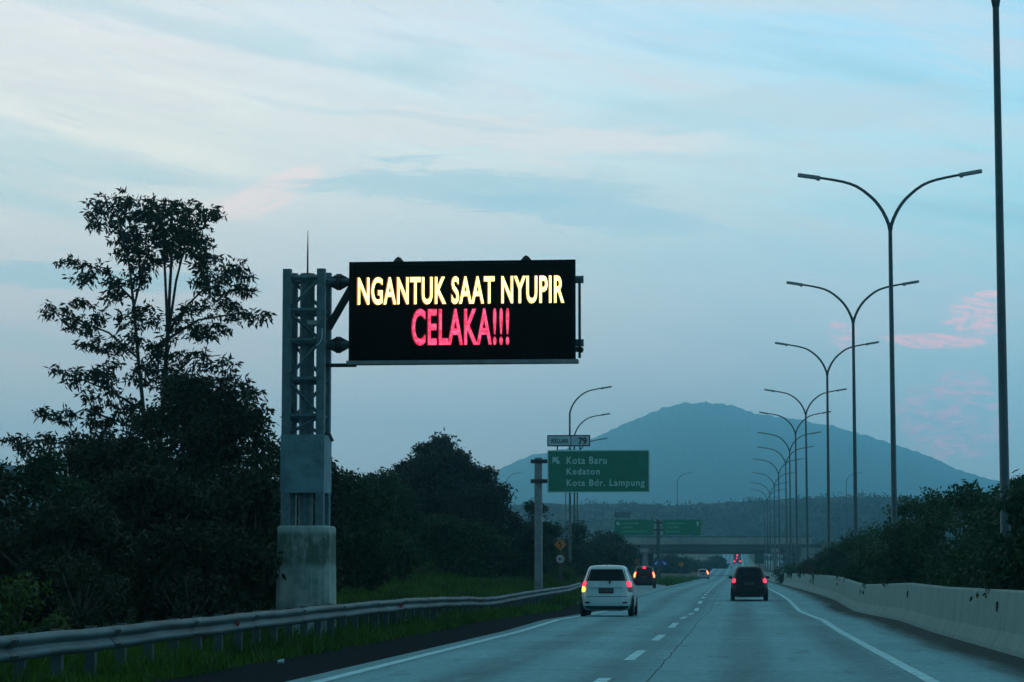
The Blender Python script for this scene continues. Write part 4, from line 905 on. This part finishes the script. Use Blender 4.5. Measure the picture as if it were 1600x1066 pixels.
bushy('distant rounded tree behind the single armed lamp poles', 905, 822, 44, 200, 'leaf2', seed=19, L=.3, sub=75)
bushy('distant low tree above the white car', 945, 838, 80, 260, 'leaf2', seed=20, L=.36, sub=50)
bushy('distant shrubby tree left of the twin green signs', 925, 852, 100, 225, 'leaf2', seed=21, L=.32, sub=50)
for i, (px, pt, w, Y) in enumerate([(1085, 880, 50, 560), (1050, 872, 60, 520), (1120, 874, 30, 640)]):
    bushy(['distant hazy tree under the bridge right of the blue signs', 'distant hazy tree under the middle of the bridge', 'far hazy tree beside the rising road beyond the bridge'][i], px, pt, w, Y, 'leaf2', seed=30+i, L=.6, sub=14, grp='distant trees beyond the bridge')
# right side of the rise + horizon trees
for i, (px, pt, w, Y) in enumerate([(1240, 868, 40, 620), (1290, 852, 60, 560), (1360, 846, 80, 560), (1450, 840, 100, 560), (1560, 838, 110, 560), (1205, 872, 24, 900), (880, 848, 90, 420), (800, 848, 90, 430)]):
    lab = ['hazy tree beyond the right end of the bridge', 'hazy tree behind the fourth median lamp', 'hazy tree behind the third median lamp', 'hazy tree seen above the right hand shrubs', 'hazy tree near the right picture edge beyond the shrubs', 'tiny hazy tree beside the crest of the road', 'hazy tree left of the bridge behind the lamp poles', 'hazy tree behind the green sign post'][i]
    bushy(lab, px, pt, w, Y, 'leaf2', seed=50+i, L=.6, sub=8, grp='distant trees beyond the bridge')
# undergrowth shrubs left between the guardrail and the wood
names = ['below the tall tree', 'left of the pier', 'beside the grass bank', 'right of the pier', 'near the left picture edge', 'at the foot of the big round tree', 'near the green sign post']
for i, (px, pt, w, Y, nm, q) in enumerate([(20, 905, 150, 42, 'leaf4', 'pale weedy shrub behind the guardrail at the left picture edge'), (130, 880, 150, 46, 'leaf1', 'dark shrub above the guardrail in the left corner'), (300, 905, 130, 50, 'leaf1', 'dark shrub close left of the concrete pier'),
      (560, 882, 90, 104, 'leaf2', 'low shrub right of the concrete pier on the grass'), (740, 862, 70, 140, 'leaf4', 'low green shrub at the foot of the big round tree'), (800, 868, 60, 150, 'leaf4', 'low green shrub left of the green sign post foot'), (880, 888, 50, 165, 'leaf4', 'low green shrub left of the white car'), (640, 874, 80, 128, 'leaf4', 'low green shrub in the grass bank right of the tower')]):
    bushy(q, px, pt, w, Y, nm, seed=70+i, grp='undergrowth shrubs on the left verge', name='verge_shrub', L=.13, sub=70, trunk=.05)
# median shrubs, right
sh_prof = [(1230,884),(1262,878),(1285,868),(1305,856),(1325,842),(1345,832),(1370,822),(1400,806),(1425,782),(1455,768),(1485,782),(1510,768),(1540,776),(1570,772),(1600,758),(1640,752),(1700,735)]
word = ['tiny', 'very low', 'low', 'small', 'rounded', 'wide', 'sloping', 'full', 'tall', 'tallest', 'dense', 'upright', 'leafy', 'ragged', 'drooping', 'large', 'near']
for i, (px, pt) in enumerate(sh_prof):
    xw = (6.45 if i > 7 else 5.9)+.12*math.sin(i*2.1); Y = xw*FPX/(px-1155)
    Y = min(Y, 240)
    w = 2.35*FPX/Y*(.9+.1*math.cos(i*1.7))
    col_ = 'leafr' if i in (1, 2) else 'leaf3'
    place = ['farthest, beside the black car', 'with reddish leaves beyond the barrier, right of the black car', 'with reddish leaves in front of the fourth lamp', 'before the fourth lamp', 'right of the fourth lamp', 'hiding the foot of the third lamp', 'between third and second lamps', 'hiding the foot of the second lamp', 'right of the second lamp pole', 'highest between the second and nearest lamps', 'midway between the two nearest lamps', 'with pointed top left of the nearest lamp', 'just left of the nearest lamp pole', 'hiding the foot of the nearest lamp pole', 'at the right picture edge', 'cut by the right picture edge', 'outermost beyond the right picture edge'][i]
    bushy(f'{word[i]} green median shrub {place}', px, pt, w, Y, col_, seed=90+i, grp='shrubs planted in the median', name='median_shrub', L=.165 if Y < 140 else .2, sub=95 if Y < 140 else 80, per=20, trunk=.06, zb_=zr(Y))
feet = [o for o in bpy.data.objects if o.name.startswith('street_lamp') and o.parent is None and o.get('group') == 'double armed lamps along the median']
feet.sort(key=lambda o: o.location.y)
for i, o in enumerate(feet[:7]):
    Y = o.location.y-1.25-.25*i; X3 = o.location.x+.2; hgt = [2.95, 2.9, 2.75, 2.35, 1.9, 1.5, 1.3][i]
    px_c = 1155+FPX*X3/Y; pyt = 901-FPX*(hgt+zr(Y)-CAMH)/Y
    bushy(f'green median shrub wrapped round the foot of the {ordn[i]} median lamp' if i else 'green median shrub wrapped round the foot of the nearest lamp pole', px_c, pyt, 1.75*FPX/Y, Y, 'leaf3', seed=120+i, grp='shrubs planted in the median', name='median_shrub', L=.16 if i < 4 else .2, sub=150, per=22, trunk=.05, zb_=zr(Y)+.95, root=zr(Y))
# ------------------------------------------------------------------ grass
def grass(name, label, xf, y0, y1, n, h0, h1):
    Yv = y0+(y1-y0)*RNG.random(n)**1.3; a = np.array([xf(v)[0] for v in Yv]); b = np.array([xf(v)[1] for v in Yv]); Xv = a+(b-a)*RNG.random(n)
    Zv = np.array([gz(x, y) for x, y in zip(Xv, Yv)]); P = np.stack([Xv, Yv, Zv-.02], 1)
    clump = (np.sin(Xv*2.1+Yv*.7)+np.sin(Yv*1.3-Xv))*.25+.8
    D_ = RNG.normal(size=(n, 3))*.38; D_[:,2] = 1; D_ /= np.linalg.norm(D_, axis=1, keepdims=True)
    N_ = rdir(n); N_[:,2] *= .2
    tag(lmesh(name, P, D_, N_, RNG.uniform(h0, h1, n)*clump, RNG.uniform(.012, .03, n)*(1+Yv/60), M['grass']), label, 'grass', kind='stuff')
grass('verge_grass', 'short grass growing along the shoulder under the guardrail', lambda y: (gx_(y)-.8, -7.2 if y < 115 else gx_(y)+.6), 16, 200, 38000, .14, .50)
grass('bank_grass', 'taller wild grass on the bank between guardrail and wood', lambda y: (-26, gx_(y)-.6), 24, 190, 170000, .25, .70)
grass('median_grass', 'scruffy grass growing in the median behind the barrier', lambda y: (5.2, 8.3), 30, 220, 20000, .3, .9)
def gore(y): return float(np.interp(y, [222,300,400,480], [-6.0,-10.8,-26.5,-43]))
grass('gore_grass', 'dark grass wedge at the exit split below the blue signs', lambda y: (gore(y)+cx(y), -6.0), 226, 420, 22000, .2, .6)
g = MB().tube([(-.05, 0, .03), (.0, .01, .034), (.05, .02, .04)], [.024, .03, .036], 9)
lt = g.build('litter_cup', M['signw']); x_, y_ = -6.9, 6.9*FPX/(1155-437); lt.location = (x_, y_, zr(y_)-.01); tag(lt, 'small white scrap of litter on the black asphalt shoulder', 'litter')
# ------------------------------------------------------------------ haze
hz = MB().box(-4500, 4500, -170, 6400, -3, 400)
hm = bpy.data.materials.new('haze_air'); hm.use_nodes = True; t_ = hm.node_tree; t_.nodes.clear()
pv = t_.nodes.new('ShaderNodeVolumePrincipled'); pv.inputs['Color'].default_value = (.33,.79,1.0,1); pv.inputs['Density'].default_value = 2.9e-4; pv.inputs['Anisotropy'].default_value = .89
ou = t_.nodes.new('ShaderNodeOutputMaterial'); t_.links.new(pv.outputs[0], ou.inputs['Volume'])
ho = hz.build('haze', hm); tag(ho, 'thin bluish evening haze', 'haze', kind='stuff')
